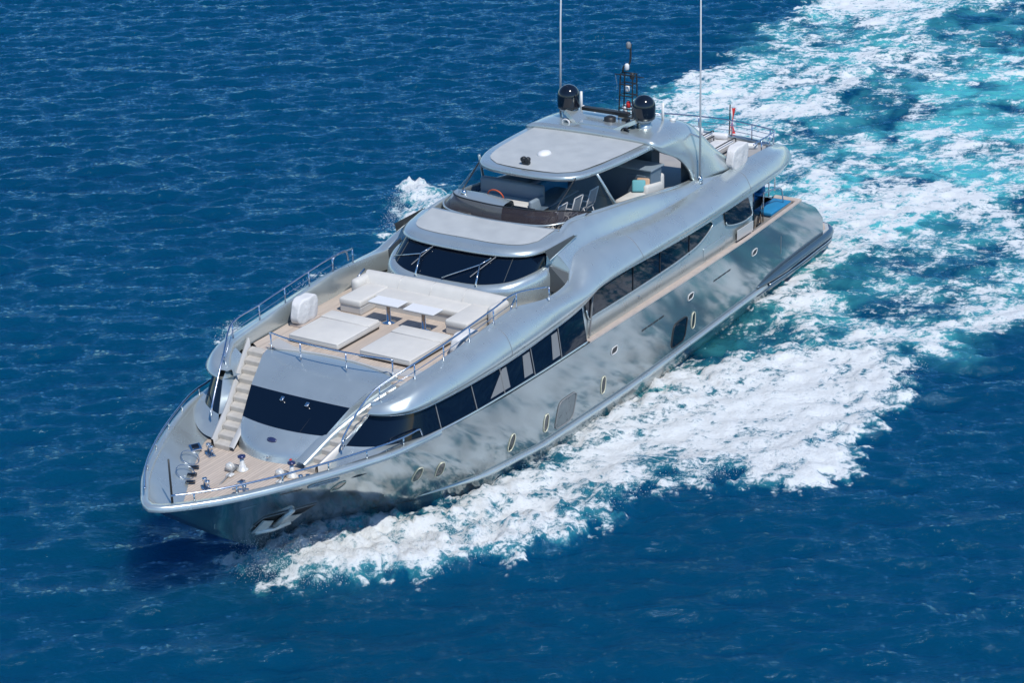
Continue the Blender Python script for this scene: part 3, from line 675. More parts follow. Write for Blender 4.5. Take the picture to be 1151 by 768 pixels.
# ---- lounge deck floor and furniture fixed to it
obj('lounge_deck', prism([(8.6, -2.1), (8.85, -1.3), (8.9, 0), (8.85, 1.3), (8.6, 2.1), (8.2, 2.7), (4.5, 2.88), (2.2, 2.88), (2.2, -2.88), (4.5, -2.88), (8.2, -2.7)], 3.8, 3.95), 'teak', yacht)
obj('deck_coaming', tube([(p[0]-.02, p[1], p[2]+.01) for p in C3], .035, 8), 'pale', yacht, True)
wb = [(8.08, -2.3, 3.97), (8.40, -1.2, 3.97), (8.46, 0, 3.97), (8.40, 1.2, 3.97), (8.08, 2.3, 3.97)]
obj('deck_margin', grid([[(p[0], p[1], 3.958) for p in cr(wb, 6)], [(p[0]-.45, p[1]*1.02, 3.958) for p in cr(wb, 6)]], flip=True), 'pale', yacht)

# ---- pilothouse: skirt, windscreen, brow roof
WBh = [(3.28, 0, 4.60), (3.26, .95, 4.62), (3.10, 1.5, 4.66), (2.78, 1.92, 4.72), (2.25, 2.18, 4.80), (1.75, 2.28, 4.86), (.9, 2.36, 5.0)]
WTh = [(2.52, 0, 5.22), (2.49, .95, 5.22), (2.34, 1.6, 5.22), (2.06, 1.98, 5.22), (1.6, 2.2, 5.23), (1.2, 2.28, 5.25), (.7, 2.34, 5.3)]
def wrap(h): return [(x, -y, z) for x, y, z in h[:0:-1]]+list(h)
WB, WT = wrap(WBh), wrap(WTh)
ws = obj('windscreen', patch([WB, WT], 5, 5, False), 'glass', yacht, True)
def off(P, dx, dy, dz):
    out = []
    for x, y, z in P:
        n = Vector((max(x-1.2, .05), y*.8, 0)).normalized(); out.append((x+n.x*dx, y+n.y*dy, z+dz))
    return out
SK = [off(WB, -.02, -.02, .0), off(WB, .10, .10, -.03), off(WB, .20, .18, -.13), off(WB, .24, .22, -.32)]
bot = [(x, y, 3.93) for x, y, z in off(WB, .26, .24, 0)]
obj('windscreen_skirt', patch(SK+[bot], 4, 5, False), 'silver', yacht, True)
E0 = off(WT, -.01, -.01, .0); E1 = off(WT, .10, .10, .01); E2 = off(WT, .13, .12, .07); E3 = off(WT, .03, .02, .17); E4 = off(WT, -.28, -.22, .235)
RX = [(x, y*.93, 5.57) for x, y, z in [( .62+.1*(1-(y/2.34)**2), y, 0) for _, y, _ in WT]]
obj('brow_roof', patch([E0, E1, E2, E3, E4, RX], 4, 5, False), 'silver', yacht, True)
PN0 = [mixp(a, b, .04, (0, 0, .012)) for a, b in zip(E4, RX)]; PN1 = [mixp(a, b, .93, (0, 0, .012)) for a, b in zip(E4, RX)]
k0 = 2
obj('roof_panel', patch([PN0[k0:-k0], [mixp(a, b, .5, (0, 0, .012)) for a, b in zip(E4, RX)][k0:-k0], PN1[k0:-k0]], 4, 5, False), 'panel', yacht, True)
# things seen through the windscreen are dark; mullion and wipers lie on it
def wsp(yb, t, o=.02):
    b = cr(WB, 20); tq = cr(WT, 20); i = np.argmin(abs(b[:, 1]-yb)); j = i
    q = b[i]*(1-t)+tq[j]*t; return (q[0]+o, q[1], q[2]+o*.8)
for s in (1, -1):
    obj('mullion', tube([wsp(s*1.75, .03, .004), wsp(s*1.6, .97, .004)], .010, 6), 'vent', ws)
for yb in (-1.95, .0):
    w = empty('wiper', parent=ws)
    e = wsp(yb+.95, .62, .07)
    obj('arm', tube([wsp(yb, .02, .06), e, wsp(yb+1.15, .88, .06)], .022, 6), 'chrome', w, True)
    obj('stay', tube([wsp(yb+1.12, -.08, .06), e], .028, 6), 'chrome', w, True)
    obj('blade', tube([wsp(yb+.82, .2, .05), wsp(yb+1.22, .95, .05)], .014, 6), 'grey', w)

# ---- fairing between the band crease and the flybridge coaming
K = [(1.25, 2.93, 4.66), (.75, 2.78, 4.93), (-.1, 2.73, 5.0), (-1.6, 2.71, 4.92), (-3.6, 2.72, 4.77), (-5.8, 2.78, 4.74), (-7.2, 2.84, 4.78), (-9.2, 2.86, 4.82)]
FC = [(1.55, 2.30, 5.26), (.75, 2.22, 5.46), (-.1, 2.13, 5.60), (-1.6, 2.30, 5.50), (-3.6, 2.33, 5.27), (-5.8, 2.33, 4.97), (-7.0, 2.40, 4.90), (-9.0, 2.50, 4.62)]
F1 = [mixp(a, b, .16, (0, 0, -.05)) for a, b in zip(K, FC)]
F2 = [mixp(a, b, .55, (0, .02, .06)) for a, b in zip(K, FC)]
F3 = [mixp(a, b, .88, (0, .03, .05)) for a, b in zip(K, FC)]
FI = [(x, y-.10, z) for x, y, z in FC]; FD = [(x, y-.12, 4.72) for x, y, z in FC]
obj('flybridge_coaming', both(patch([K, F1, F2, F3, FC, FI, FD], 4, 5, True)), 'silver', yacht, True)
for s in (1, -1):          # grilles let into the fairing
    g = [(1.97, s*2.47, 5.41), (1.80, s*2.53, 5.10), (.36, s*2.53, 5.37), (.5, s*2.50, 5.42)]
    obj('air_grille', (g, [[0, 1, 2, 3] if s > 0 else [3, 2, 1, 0]]), 'vent', yacht)
    obj('grille_trim', tube([g[1], g[2], g[3]], .02, 6), 'silver', yacht, True)
    w = [(1.68, s*3.02, 3.95), (1.66, s*3.03, 4.44), (1.27, s*2.94, 4.67), (1.30, s*2.85, 4.74), (1.40, s*2.63, 5.07), (1.50, s*2.42, 5.26), (1.57, s*2.30, 5.29), (1.75, s*2.3, 3.95)]
    obj('walkway_end', (w, [[0, 1, 2, 3, 4, 5, 6, 7]]), 'silver', yacht)
    d = [(1.70, s*2.96, 4.15), (1.69, s*2.98, 4.42), (1.36, s*2.88, 4.64), (1.72, s*2.45, 4.92), (1.80, s*2.5, 4.2)]
    obj('air_intake', (d, [[0, 1, 2, 3, 4]]), 'vent', yacht)

# ---- flybridge: floor, screen, dash, helm, bar
obj('flybridge_floor', prism([(.7, -2.0), (.7, 2.0), (-1.5, 2.25), (-9.2, 2.4), (-9.2, -2.4), (-1.5, -2.25)], 4.6, 4.74), 'deckgrey', yacht)
SB = [(.80, 0, 5.56), (.70, 1.0, 5.56), (.52, 1.62, 5.57), (.10, 2.0, 5.60), (-.7, 2.20, 5.58)]
ST = [(.52, 0, 5.90), (.42, 1.0, 5.90), (.24, 1.52, 5.89), (-.15, 1.86, 5.84), (-1.0, 2.2, 5.60)]
scr = wrap(SB), wrap(ST)
obj('wind_deflector', patch([scr[0], scr[1]], 3, 5, False), 'screen', yacht, True)
obj('deflector_rail', tube(cr(scr[1], 5), .022, 8), 'dark', yacht, True)
obj('screen_base', tube([(p[0]+.03, p[1]*1.01, p[2]) for p in cr(scr[0], 5)], .03, 8), 'silver', yacht, True)
SP = [(.24, 1.5, 5.86), (-.15, 1.86, 5.80), (-.9, 2.13, 5.62), (-1.6, 2.22, 5.50), (-2.3, 2.24, 5.42)]
SH = [(-1.2, 1.55, 6.42), (-1.45, 1.75, 6.42), (-1.6, 1.86, 6.42), (-1.68, 1.92, 6.42), (-1.75, 1.97, 6.42)]
for s in (1, -1):
    v = patch([SP, SH], 3, 4); obj('side_screen', v if s > 0 else mir(v), 'glass_clear', yacht, True)
    obj('support_post', tube([(-2.35, s*2.24, 5.38), (-1.72, s*1.98, 6.48)], [.045, .04], 10), 'silver', yacht, True)
    obj('screen_post', tube([(.3, s*1.58, 5.62), (-1.15, s*1.62, 6.46)], [.02, .02], 8), 'dark', yacht, True)
hd = empty('helm_console', parent=yacht)
obj('dash', patch([[(.30, -1.72, 5.5), (.42, -.8, 5.5), (.45, .12, 5.5)], [(.24, -1.7, 5.8), (.34, -.8, 5.82), (.36, .12, 5.8)], [(.0, -1.75, 5.9), (.08, -.8, 5.93), (.1, .1, 5.86)], [(-.32, -1.75, 5.84), (-.25, -.8, 5.87), (-.25, .1, 5.8)], [(-.35, -1.75, 5.2), (-.28, -.8, 5.2), (-.28, .1, 5.2)]], 4, 4, True), 'silver', hd, True)
obj('side_desk', box(-.25, .48, .12, 1.6, 5.45, 5.68, .05), 'screen', hd, True)
obj('display', box(-.2, .42, .14, .86, 5.67, 5.72, .015), 'black', hd)
obj('compass', lathe([(.09, 5.88), (.09, 5.96), (.06, 6.02), (.01, 6.04)], (.08, -1.35, 0), 16), 'chrome', hd, True)
obj('wheel', tube([(-.34+.05*math.sin(a), -.55+.27*math.cos(a), 5.80+.24*math.sin(a)) for a in np.linspace(0, 2*math.pi, 25)[:-1]], .02, 8, closed=True), 'orange', hd, True)
hs = empty('helm_bench', parent=yacht)
obj('back', box(-1.5, -1.28, -1.72, .42, 5.1, 6.0, .10, 4), 'greyseat', hs, True)
obj('seat', box(-1.3, -.6, -1.7, .34, 5.28, 5.56, .07, 3), 'cushion', hs, True)
obj('plinth', box(-1.3, -.66, -1.62, .3, 4.74, 5.28), 'furn', hs)
obj('armrest', box(-1.35, -.62, .34, .48, 5.1, 5.74, .06, 3), 'greyseat', hs, True)
ss_ = empty('settee', parent=yacht)
obj('back', box(-3.7, -1.75, -.35, -.15, 5.0, 5.75, .07, 3), 'blue', ss_, True)
obj('seat', box(-3.7, -1.7, -1.5, -.3, 4.74, 5.15, .06, 3), 'blue', ss_, True)
bc = empty('bar_counter', parent=yacht)
obj('cabinet', box(-5.25, -4.6, -1.6, 2.12, 4.74, 5.76), 'furn', bc)
obj('countertop', box(-5.35, -4.55, -1.65, 2.18, 5.76, 5.81, .012, 1), 'greyseat', bc)
obj('fridge', box(-4.62, -4.585, 1.35, 1.95, 4.85, 5.6, .01, 1), 'furn', bc)
obj('galley_locker', box(-6.5, -6.0, -1.8, 1.4, 4.74, 5.9, .03), 'furn', yacht)
fs = empty('corner_sofa', parent=yacht)
obj('seat', box(-5.1, -3.3, 1.62, 2.16, 4.74, 5.2, .08, 3), 'cushion', fs, True)
obj('back', box(-5.25, -4.25, 2.0, 2.2, 5.0, 5.36, .09, 3, rot=(0, R(-8), 0)), 'cushion', fs, True)
obj('back', box(-5.45, -5.2, .7, 2.15, 4.9, 5.5, .09, 3), 'cushion', fs, True)

# ---- hardtop and arch
ho = [(-.72, 0), (-.76, .7), (-.92, 1.28), (-1.2, 1.62), (-1.7, 1.84), (-2.4, 1.98), (-3.4, 2.07), (-4.4, 2.12), (-5.2, 2.14)]
hp = cr([(x, y, 0) for x, y in ho], 4)
outl = [(p[0], p[1]) for p in hp]+[(p[0], -p[1]) for p in hp[:0:-1]]
crown = lambda x, y: .05*(1-(y/2.2)**2)-.06*sstep(-2.4, -.7, x)
obj('hardtop', prism(outl, 6.38, 6.54, .07, 4, zf=lambda x, y: float(crown(x, y))), 'silver', yacht, True)
pr = []
for t in np.linspace(0, 1, 14):
    x = -1.02-3.75*t; hw = I(-x, [1.02, 1.3, 1.7, 2.4, 3.4, 4.77], [1.0, 1.38, 1.57, 1.72, 1.82, 1.9])
    pr.append([(x-.05*(a*a)*(1 if t > .9 else 0)-(.12*a*a if t < .15 else 0), hw*a, 6.552+float(crown(x, hw*a))) for a in np.linspace(-1, 1, 15)])
ht_panel = obj('hardtop_panel', grid(pr), 'panel', yacht, True)
half = [
 [(-4.62, 0, 6.60), (-5.8, 0, 6.62), (-6.9, 0, 6.58), (-7.5, 0, 6.42)],
 [(-4.62, 1.2, 6.58), (-5.8, 1.2, 6.61), (-6.95, 1.2, 6.56), (-7.55, 1.2, 6.38)],
 [(-4.62, 1.86, 6.555), (-5.85, 1.80, 6.57), (-7.0, 1.72, 6.50), (-7.6, 1.68, 6.30)],
 [(-4.66, 2.12, 6.47), (-5.9, 2.10, 6.44), (-7.1, 2.02, 6.32), (-7.72, 1.95, 6.1)],
 [(-5.12, 2.18, 6.20), (-6.15, 2.22, 6.1), (-7.3, 2.20, 5.98), (-8.05, 2.15, 5.68)],
 [(-5.98, 2.24, 5.80), (-6.7, 2.32, 5.7), (-7.7, 2.36, 5.55), (-8.55, 2.32, 5.2)],
 [(-6.52, 2.30, 5.32), (-7.1, 2.42, 5.25), (-8.1, 2.52, 5.1), (-9.1, 2.50, 4.82)],
 [(-6.72, 2.33, 4.90), (-7.4, 2.52, 4.88), (-8.5, 2.66, 4.8), (-9.5, 2.66, 4.62)],
]
fullnet = [[(x, -y, z) for x, y, z in r] for r in half[:0:-1]]+half
ar = obj('radar_arch', patch(fullnet, 4, 5, False), 'silver', yacht, True)
sm = ar.modifiers.new('thickness', 'SOLIDIFY'); sm.thickness = .12; sm.offset = -1
obj('arch_seam', both(tube(cr([(-6.6, 2.0, 6.42), (-7.0, 2.22, 6.05), (-7.5, 2.36, 5.6), (-7.85, 2.47, 5.2)], 5), .012, 6)), 'pale', yacht, True)
for s in (1, -1):
    obj('arch_light', lathe([(.05, -.02), (.05, .02), (.02, .035)], (-7.6, s*2.36, 5.66), 12, axis='x'), 'chrome', yacht, True)
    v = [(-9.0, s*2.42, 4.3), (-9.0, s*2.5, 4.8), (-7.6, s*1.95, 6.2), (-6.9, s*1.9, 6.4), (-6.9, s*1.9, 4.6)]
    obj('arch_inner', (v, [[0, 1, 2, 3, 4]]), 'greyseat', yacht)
# dome stand: low bar with raised arms
sd_ = empty('antenna_stand', parent=yacht)
def beam(p, q, w, h):
    p, q = Vector(p), Vector(q); t = (q-p).normalized(); a = Vector((1, 0, 0)); b = t.cross(a).normalized()
    V = [tuple(c+a*(w*i)+b*(h*j)) for c in (p, q) for i, j in ((-1, -1), (1, -1), (1, 1), (-1, 1))]
    return V, [[0, 1, 2, 3], [7, 6, 5, 4], [0, 4, 5, 1], [1, 5, 6, 2], [2, 6, 7, 3], [3, 7, 4, 0]]
obj('crossbar', beam((-5.35, -.66, 6.69), (-5.35, .66, 6.69), .22, .07), 'silver', sd_)
for s in (1, -1):
    obj('arm', beam((-5.35, s*.62, 6.67), (-5.6, s*1.22, 6.97), .30, .06), 'silver', sd_)
    obj('plinth', lathe([(.26, 6.58), (.22, 6.66), (.22, 6.9)], (-5.7, s*1.3, 0), 24), 'silver', sd_, True)
    dm = empty('satellite_dome', parent=yacht)
    obj('collar', lathe([(.22, 6.9), (.27, 6.93), (.27, 6.99)], (-5.7, s*1.3, 0), 24), 'white', dm, True)
    obj('radome', lathe([(.28, 6.97), (.335, 7.0), (.345, 7.08), (.345, 7.36)]+[(.345*math.cos(a), 7.36+.35*math.sin(a)) for a in np.linspace(.1, 1.5, 10)], (-5.7, s*1.3, 0), 32), 'black', dm, True)
    h = empty('horn', parent=yacht)
    obj('trumpet', lathe([(.05, -.12), (.07, .0), (.12, .12), (.15, .16), (.15, .18), (.10, .17), (.05, .0)], (-5.2, s*1.02, 6.70), 20, axis='x'), 'black' if s > 0 else 'white', h, True)
    obj('bracket', box(-5.3, -5.15, s*1.02-.04, s*1.02+.04, 6.56, 6.64), 'silver', h)
    obj('stub_antenna', tube([(-6.65, s*1.42, 6.5), (-6.65, s*1.42, 7.24)], .04, 10), 'white', yacht, True)
rd = empty('radar', parent=yacht)
obj('scanner', beam((-6.15, -1.06, 6.90), (-6.0, .62, 6.94), .09, .05), 'dark', rd)
obj('gearbox', lathe([(.17, 6.62), (.18, 6.66), (.18, 6.86), (.1, 6.9)], (-5.72, .12, 0), 20), 'dark', rd, True)
mt = empty('mast', parent=yacht)
mx, my = -6.45, .33
for dx_ in (-.16, .16):
    for dy_ in (-.24, .24):
        obj('upright', tube([(mx+dx_, my+dy_, 6.56), (mx+dx_*.8-.05, my+dy_*.85, 8.05)], .024, 6), 'dark', mt)
for z in (6.75, 7.0, 7.4, 7.75, 8.05):
    k = 1-.15*(z-6.56)/1.5
    P = [(mx+a*.16*k, my+b*.24*k, z) for a, b in ((-1, -1), (1, -1), (1, 1), (-1, 1))]
    obj('crossbar', tube(P, .02, 6, closed=True), 'dark', mt)
obj('crossbar', tube([(mx, my-.45, 8.0), (mx, my+.55, 8.0)], .015, 6), 'dark', mt)
obj('mast_top', tube(cr([(mx-.05, my-.2, 8.05), (mx-.05, my-.16, 8.25), (mx-.05, my, 8.33), (mx-.06, my+.06, 8.5), (mx-.08, my+.06, 8.95)], 5), .03, 8), 'dark', mt, True)
for dy_, z, m_ in ((-.0, 8.28, 'white'), (.02, 7.62, 'white'), (-.06, 6.95, 'white'), (.05, 7.12, 'red'), (-.05, 6.72, 'white'), (.06, 8.95, 'grey'), (.18, 8.02, 'dark')):
    obj('navigation_light', lathe([(.05, -.1), (.07, -.06), (.07, .06), (.04, .1)], (mx+.05, my+dy_, z), 12), m_, mt, True)
obj('courtesy_flag', ([(mx, my-.42, 7.98), (mx, my-.36, 7.55), (mx-.1, my-.42, 7.6), (mx-.02, my-.45, 7.95)], [[0, 1, 2, 3]]), 'canvas', mt)
obj('junction_box', box(-6.1, -5.9, .4, .62, 6.6, 6.8, .03), 'dark', mt)
obj('radar_base', lathe([(.2, 6.6), (.2, 6.66), (.1, 6.72)], (-6.05, -.2, 0), 16), 'dark', rd, True)
for (x, y, z0, z1, tx) in ((-6.78, 2.62, 4.92, 13.0, .05), (-5.95, -1.75, 6.45, 12.5, -.3)):
    wa = empty('whip_antenna', parent=yacht)
    obj('whip', tube([(x, y, z0+.12), (x+tx*.3, y, (z0+z1)/2), (x+tx, y, z1)], [.036, .026, .012], 8), 'white', wa, True)
    obj('mount', lathe([(.09, z0-.06), (.09, z0+.06), (.05, z0+.16)], (x, y, 0), 12), 'chrome', wa, True)
for x in (5.0, -2.6, -7.6):
    i_ = int(np.argmin([abs(b[0][0]-x) for b in band]))
    for s in (1, -1):
        obj('panel_seam', tube([(p[0], s*(p[1]+.004), p[2]) for p in cr([q1[i_], bul[i_], sh[i_], tp[i_]], 5)], .006, 5), 'grey', yacht)
obj('antenna_bracket', tube([(-6.76, 2.6, 6.3), (-7.0, 2.06, 6.32)], .03, 6), 'chrome', yacht)
sl = empty('searchlight', parent=ht_panel)
obj('yoke', box(-1.42, -1.28, -.26, -.02, 6.58, 6.66, .02), 'dark', sl)
for y in (-.21, -.07): obj('lamp', lathe([(.05, -.09), (.075, -.04), (.075, .06), (.05, .07)], (-1.33, y, 6.72), 14, axis='x'), 'dark', sl, True)
dl = obj('gps_dome', lathe([(.26, 0), (.26, .035), (.2, .085), (.08, .115), (.01, .12)], (0, 0, 0), 24), 'white', yacht, True)
dl.scale = (1.0, .72, 1); dl.location = (-2.35, -.14, 6.585)
for (x, y) in ((-6.9, 1.62), (-6.9, -1.5), (-6.4, -.8), (-6.5, 1.0)):
    obj('small_antenna', lathe([(.03, 6.5), (.03, 6.62), (.09, 6.64), (.09, 6.70), (.03, 6.73)], (x, y, 0), 12), 'white', yacht, True)

# ---- after part of the upper deck
obj('sun_deck', prism([(-7.0, -2.45), (-11.2, -2.55), (-12.6, -2.1), (-12.95, 0), (-12.6, 2.1), (-11.2, 2.55), (-7.0, 2.45)], 4.1, 4.36), 'deckgrey', yacht)
def rail(pts, posts, name='railing', r=.024, mids=1, m_='rail', base=None):
    """pts: top rail polyline; posts: list of (foot, head)"""
    e = empty(name, parent=yacht)
    obj('top_rail', tube(cr(pts, 6), r, 8), m_, e, True)
    for a, b in posts: obj('stanchion', tube([a, b], r*.85, 8), m_, e, True)
    for k in range(mids):
        f = (k+1)/(mids+1)
        obj('wire', tube([mixp(a, b, f) for a, b in posts], r*.45, 6), m_, e, True)
    return e
T = [(-7.9, -2.45, 5.02), (-10.2, -2.5, 5.0), (-11.6, -2.45, 4.99), (-12.5, -1.9, 4.97), (-12.85, -.6, 4.96), (-12.9, .6, 4.96), (-12.55, 2.15, 4.97), (-12.35, 2.38, 4.98), (-11.9, 2.46, 5.0), (-11.2, 2.5, 5.02), (-10.6, 2.52, 5.02)]
rail(T, [((x, y, 4.45), (x, y, z)) for x, y, z in (T[1], T[2], T[3], T[4], T[5], (-12.75, 1.4, 4.96), T[6], T[7], T[8], T[9])], mids=2)
fg = empty('ensign', parent=yacht)
obj('staff', tube([(-13.15, .38, 4.4), (-13.35, .30, 5.35)], .02, 8), 'dark', fg, True)
fv = []
for i in range(11):
    for j in range(5):
        t = i/10; u = j/4
        fv.append((-13.34+.2*t*.9+.0-.09*u+.05*math.sin(6*t+3*u), .32+.10*u+.06*math.sin(5*t+2.3*u)+.1*t, 5.25-.82*t))
gq = [[i*5+j, i*5+j+1, (i+1)*5+j+1, (i+1)*5+j] for i in range(10) for j in range(4)]
fo = obj('flag', (fv, gq), 'red', fg, True); fo.data.materials.append(M['white'])
for i, p in enumerate(fo.data.polygons): p.material_index = 1 if (i % 4) == 0 or (i // 4 > 7 and i % 4 < 2) else 0

# ---- main deck: house side aft, windows, cockpit, stern
def wall_row(z, y=3.2): return [(x, y-.0*abs(x), z) for x in np.linspace(1.35, -9.2, 12)]
wr_ = grid([wall_row(2.66), wall_row(3.2), wall_row(4.12, 3.2)])
obj('house_side', wr_, 'silver', yacht); obj('house_side', mir(wr_), 'silver', yacht)
obj('house_end', prism([(-9.16, -3.2), (-9.2, 3.2), (-9.3, 3.2), (-9.3, -3.2)], 2.0, 4.1), 'glass', yacht)
wo = cr([(1.2, 3.24, 3.9), (1.0, 3.24, 3.27), (.6, 3.24, 3.255), (-1.5, 3.24, 3.24), (-3.8, 3.24, 3.27), (-5.0, 3.24, 3.34), (-5.6, 3.24, 3.42), (-6.2, 3.24, 3.62), (-6.42, 3.24, 3.80), (-6.1, 3.24, 3.96), (-5.8, 3.24, 4.0)], 4)
for s in (1, -1):
    P = [(p[0], s*p[1], p[2]) for p in wo]
    w = obj('saloon_window', (P, [list(range(len(P)))]), 'glass', yacht)
    obj('window_frame', tube([(p[0], p[1]+.01*s, p[2]) for p in P[2:]], .025, 6), 'silver', w, True)
    for x in (-1.5, -3.1, -4.9): obj('mullion', tube([(x, s*3.25, 3.27), (x-.02, s*3.25, 4.05)], .016, 6), 'dark', w)
    q = [(-7.15, 4.05), (-7.3, 3.55), (-7.45, 3.42), (-7.9, 3.30), (-8.5, 3.22), (-8.9, 3.24), (-9.1, 3.34), (-8.75, 4.05)]
    q = cr([(a, s*3.235, b) for a, b in q], 3)
    obj('after_window', (q, [list(range(len(q)))]), 'glass', yacht)
    obj('window_sill', tube([(p[0], p[1]+.015*s, p[2]) for p in q[3:-2]], .022, 6), 'silver', yacht, True)
    obj('side_post', tube([(.95, s*3.25, 2.75), (.8, s*3.28, 4.0)], .03, 6), 'grey', yacht)
    obj('side_gate', box(-9.1, -8.0, s*3.28-.012, s*3.28+.012, 2.74, 3.08, .01, 1), 'pale', yacht)
    obj('side_locker', box(-7.3, -5.9, s*3.21-.012, s*3.21+.012, 2.74, 3.12, .01, 1), 'silver', yacht)
    obj('courtesy_light', lathe([(.035, 0), (.035, .01)], (-1.9, s*3.22, 2.95), 12), 'chrome', yacht)
    obj('side_deck', prism([(1.3, s*3.17), (1.3, s*3.48), (-4, s*3.46), (-9.2, s*3.4), (-9.2, s*3.17)], 2.58, 2.66), 'cap', yacht)
obj('cockpit_deck', prism([(-9.2, -3.2), (-9.2, 3.2), (-12.6, 3.05), (-14.3, 2.4), (-14.3, -2.4), (-12.6, -3.05)], 1.9, 2.02), 'teak', yacht)
obj('cockpit_lining', both(([(-9.2, 3.2, 2.0), (-9.2, 3.2, 2.7), (-12.4, 3.04, 2.7), (-12.4, 3.04, 2.0)], [[0, 1, 2, 3]])), 'pale', yacht)
cs = empty('cockpit_sofa', parent=yacht)
obj('base', box(-12.9, -11.2, -2.0, 1.75, 2.02, 2.5, .05), 'pale', cs, True)
obj('seat', box(-12.9, -11.15, -2.0, 1.78, 2.5, 2.66, .05, 3), 'blue', cs, True)
obj('back', box(-13.1, -12.85, -2.0, 1.78, 2.5, 2.86, .07, 3), 'blue', cs, True)
sp_ = empty('stern_pad', parent=yacht)
obj('base', box(-12.42, -10.98, 2.38, 3.0, 2.02, 2.58, .04), 'pale', sp_, True)
obj('cushion', box(-12.42, -10.96, 2.36, 3.02, 2.58, 2.72, .04, 3), 'blue', sp_, True)
obj('cockpit_bar', box(-10.4, -9.9, .8, 2.3, 2.02, 2.85, .04), 'silver', yacht, True)
for y in (1.9, -1.9): obj('deck_post', tube([(-11.0, y, 2.02), (-11.0, y, 4.08)], .05, 10), 'chrome', yacht, True)
obj('mooring_fitting', box(-10.45, -10.15, 2.85, 3.02, 2.02, 2.55, .04), 'dark', yacht)
rail([(-10.9, 2.75, 2.1), (-10.9, 2.75, 3.28), (-11.0, 2.78, 3.36), (-11.9, 2.86, 3.26), (-12.1, 2.88, 2.75)], [((-10.9, 2.6, 2.1), (-10.9, 2.75, 3.3))], mids=0, m_='chrome')
rail([(-13.3, 1.1, 3.3), (-13.9, 1.5, 3.22), (-14.2, 1.55, 3.05), (-14.25, 1.55, 2.3)], [((-13.3, 1.1, 2.0), (-13.3, 1.1, 3.3)), ((-13.9, 1.5, 2.1), (-13.9, 1.5, 3.22))], mids=1, m_='chrome')
# swim platform with fender rolls
pf = empty('swim_platform', parent=yacht)
ppoly = [(-13.2, -3.05), (-15.5, -3.0), (-15.95, -2.75), (-16.1, -2.2), (-16.1, 2.2), (-15.95, 2.75), (-15.5, 3.0), (-13.2, 3.05)]
obj('slab', prism(ppoly, .5, .82, .03), 'pale', pf)
obj('planking', prism([(x+.1 if x < -15 else x, y*.97) for x, y in ppoly], .825, .845), 'teak', pf)
for z, r, y0 in ((.67, .135, 0), (.40, .12, -.03)):
    P = [(-9.6, hull_at(-9.6, .7)+.0, z-.02), (-10.8, hull_at(-10.8, .7)+.06+y0, z), (-12.5, 3.18+y0, z), (-14.2, 3.12+y0, z), (-15.3, 3.06+y0, z), (-15.85, 2.85+y0, z), (-16.12, 2.35, z), (-16.16, 1.2, z), (-16.16, 0, z)]
    c_ = cr(P, 6); rad = [r*min(1, .25+.75*i/9) for i in range(len(c_))]
    obj('fender_roll', both(tube(c_, rad, 12)), 'navy', pf, True)
obj('fender_strip', both(tube(cr([(-10.4, 3.26, .51), (-12.5, 3.29, .51), (-14.2, 3.22, .51), (-15.3, 3.16, .51), (-15.95, 2.93, .51)], 6), .022, 6)), 'chrome', pf, True)
obj('platform_cleat', box(-15.6, -15.35, 2.3, 2.42, .84, .92, .02), 'chrome', pf)

# ---- hull openings: portholes, large windows, frames, anchor
def on_hull(x, z, s, o): 
    return (x, s*(hull_at(x, z)+o), z)
def plate(name, outline, m_, parent, s, o, thick=.03, rim=None):
    cx = sum(p[0] for p in outline)/len(outline); cz = sum(p[1] for p in outline)/len(outline)
    V = [on_hull(x, z, s, o) for x, z in outline]+[on_hull(cx+(x-cx)*.5, cz+(z-cz)*.5, s, o) for x, z in outline]+[on_hull(cx, cz, s, o)]+[on_hull(x, z, s, o-thick) for x, z in outline]
    n = len(outline); F = []
    for i in range(n):
        j = (i+1) % n
        F += [[i, j, n+j, n+i], [n+i, n+j, 2*n], [2*n+1+i, 2*n+1+j, j, i]]
    if s < 0: F = [f[::-1] for f in F]
    w = obj(name, (V, F), m_, parent, False)
    if rim: obj('frame', tube([on_hull(x, z, s, o+.006) for x, z in outline], rim[0], 6, closed=True), rim[1], w, True)
    return w
def capsule(x, z, w, h, lean, n=20, p=2.6):
    out = []
    for a in np.linspace(0, 2*math.pi, n+1)[:-1]:
        c, s = math.cos(a), math.sin(a)
        u = abs(c)**(2/p)*math.copysign(1, c)*w/2; v = abs(s)**(2/p)*math.copysign(1, s)*h/2
        out.append((x+u-lean*v, z+v))
    return out
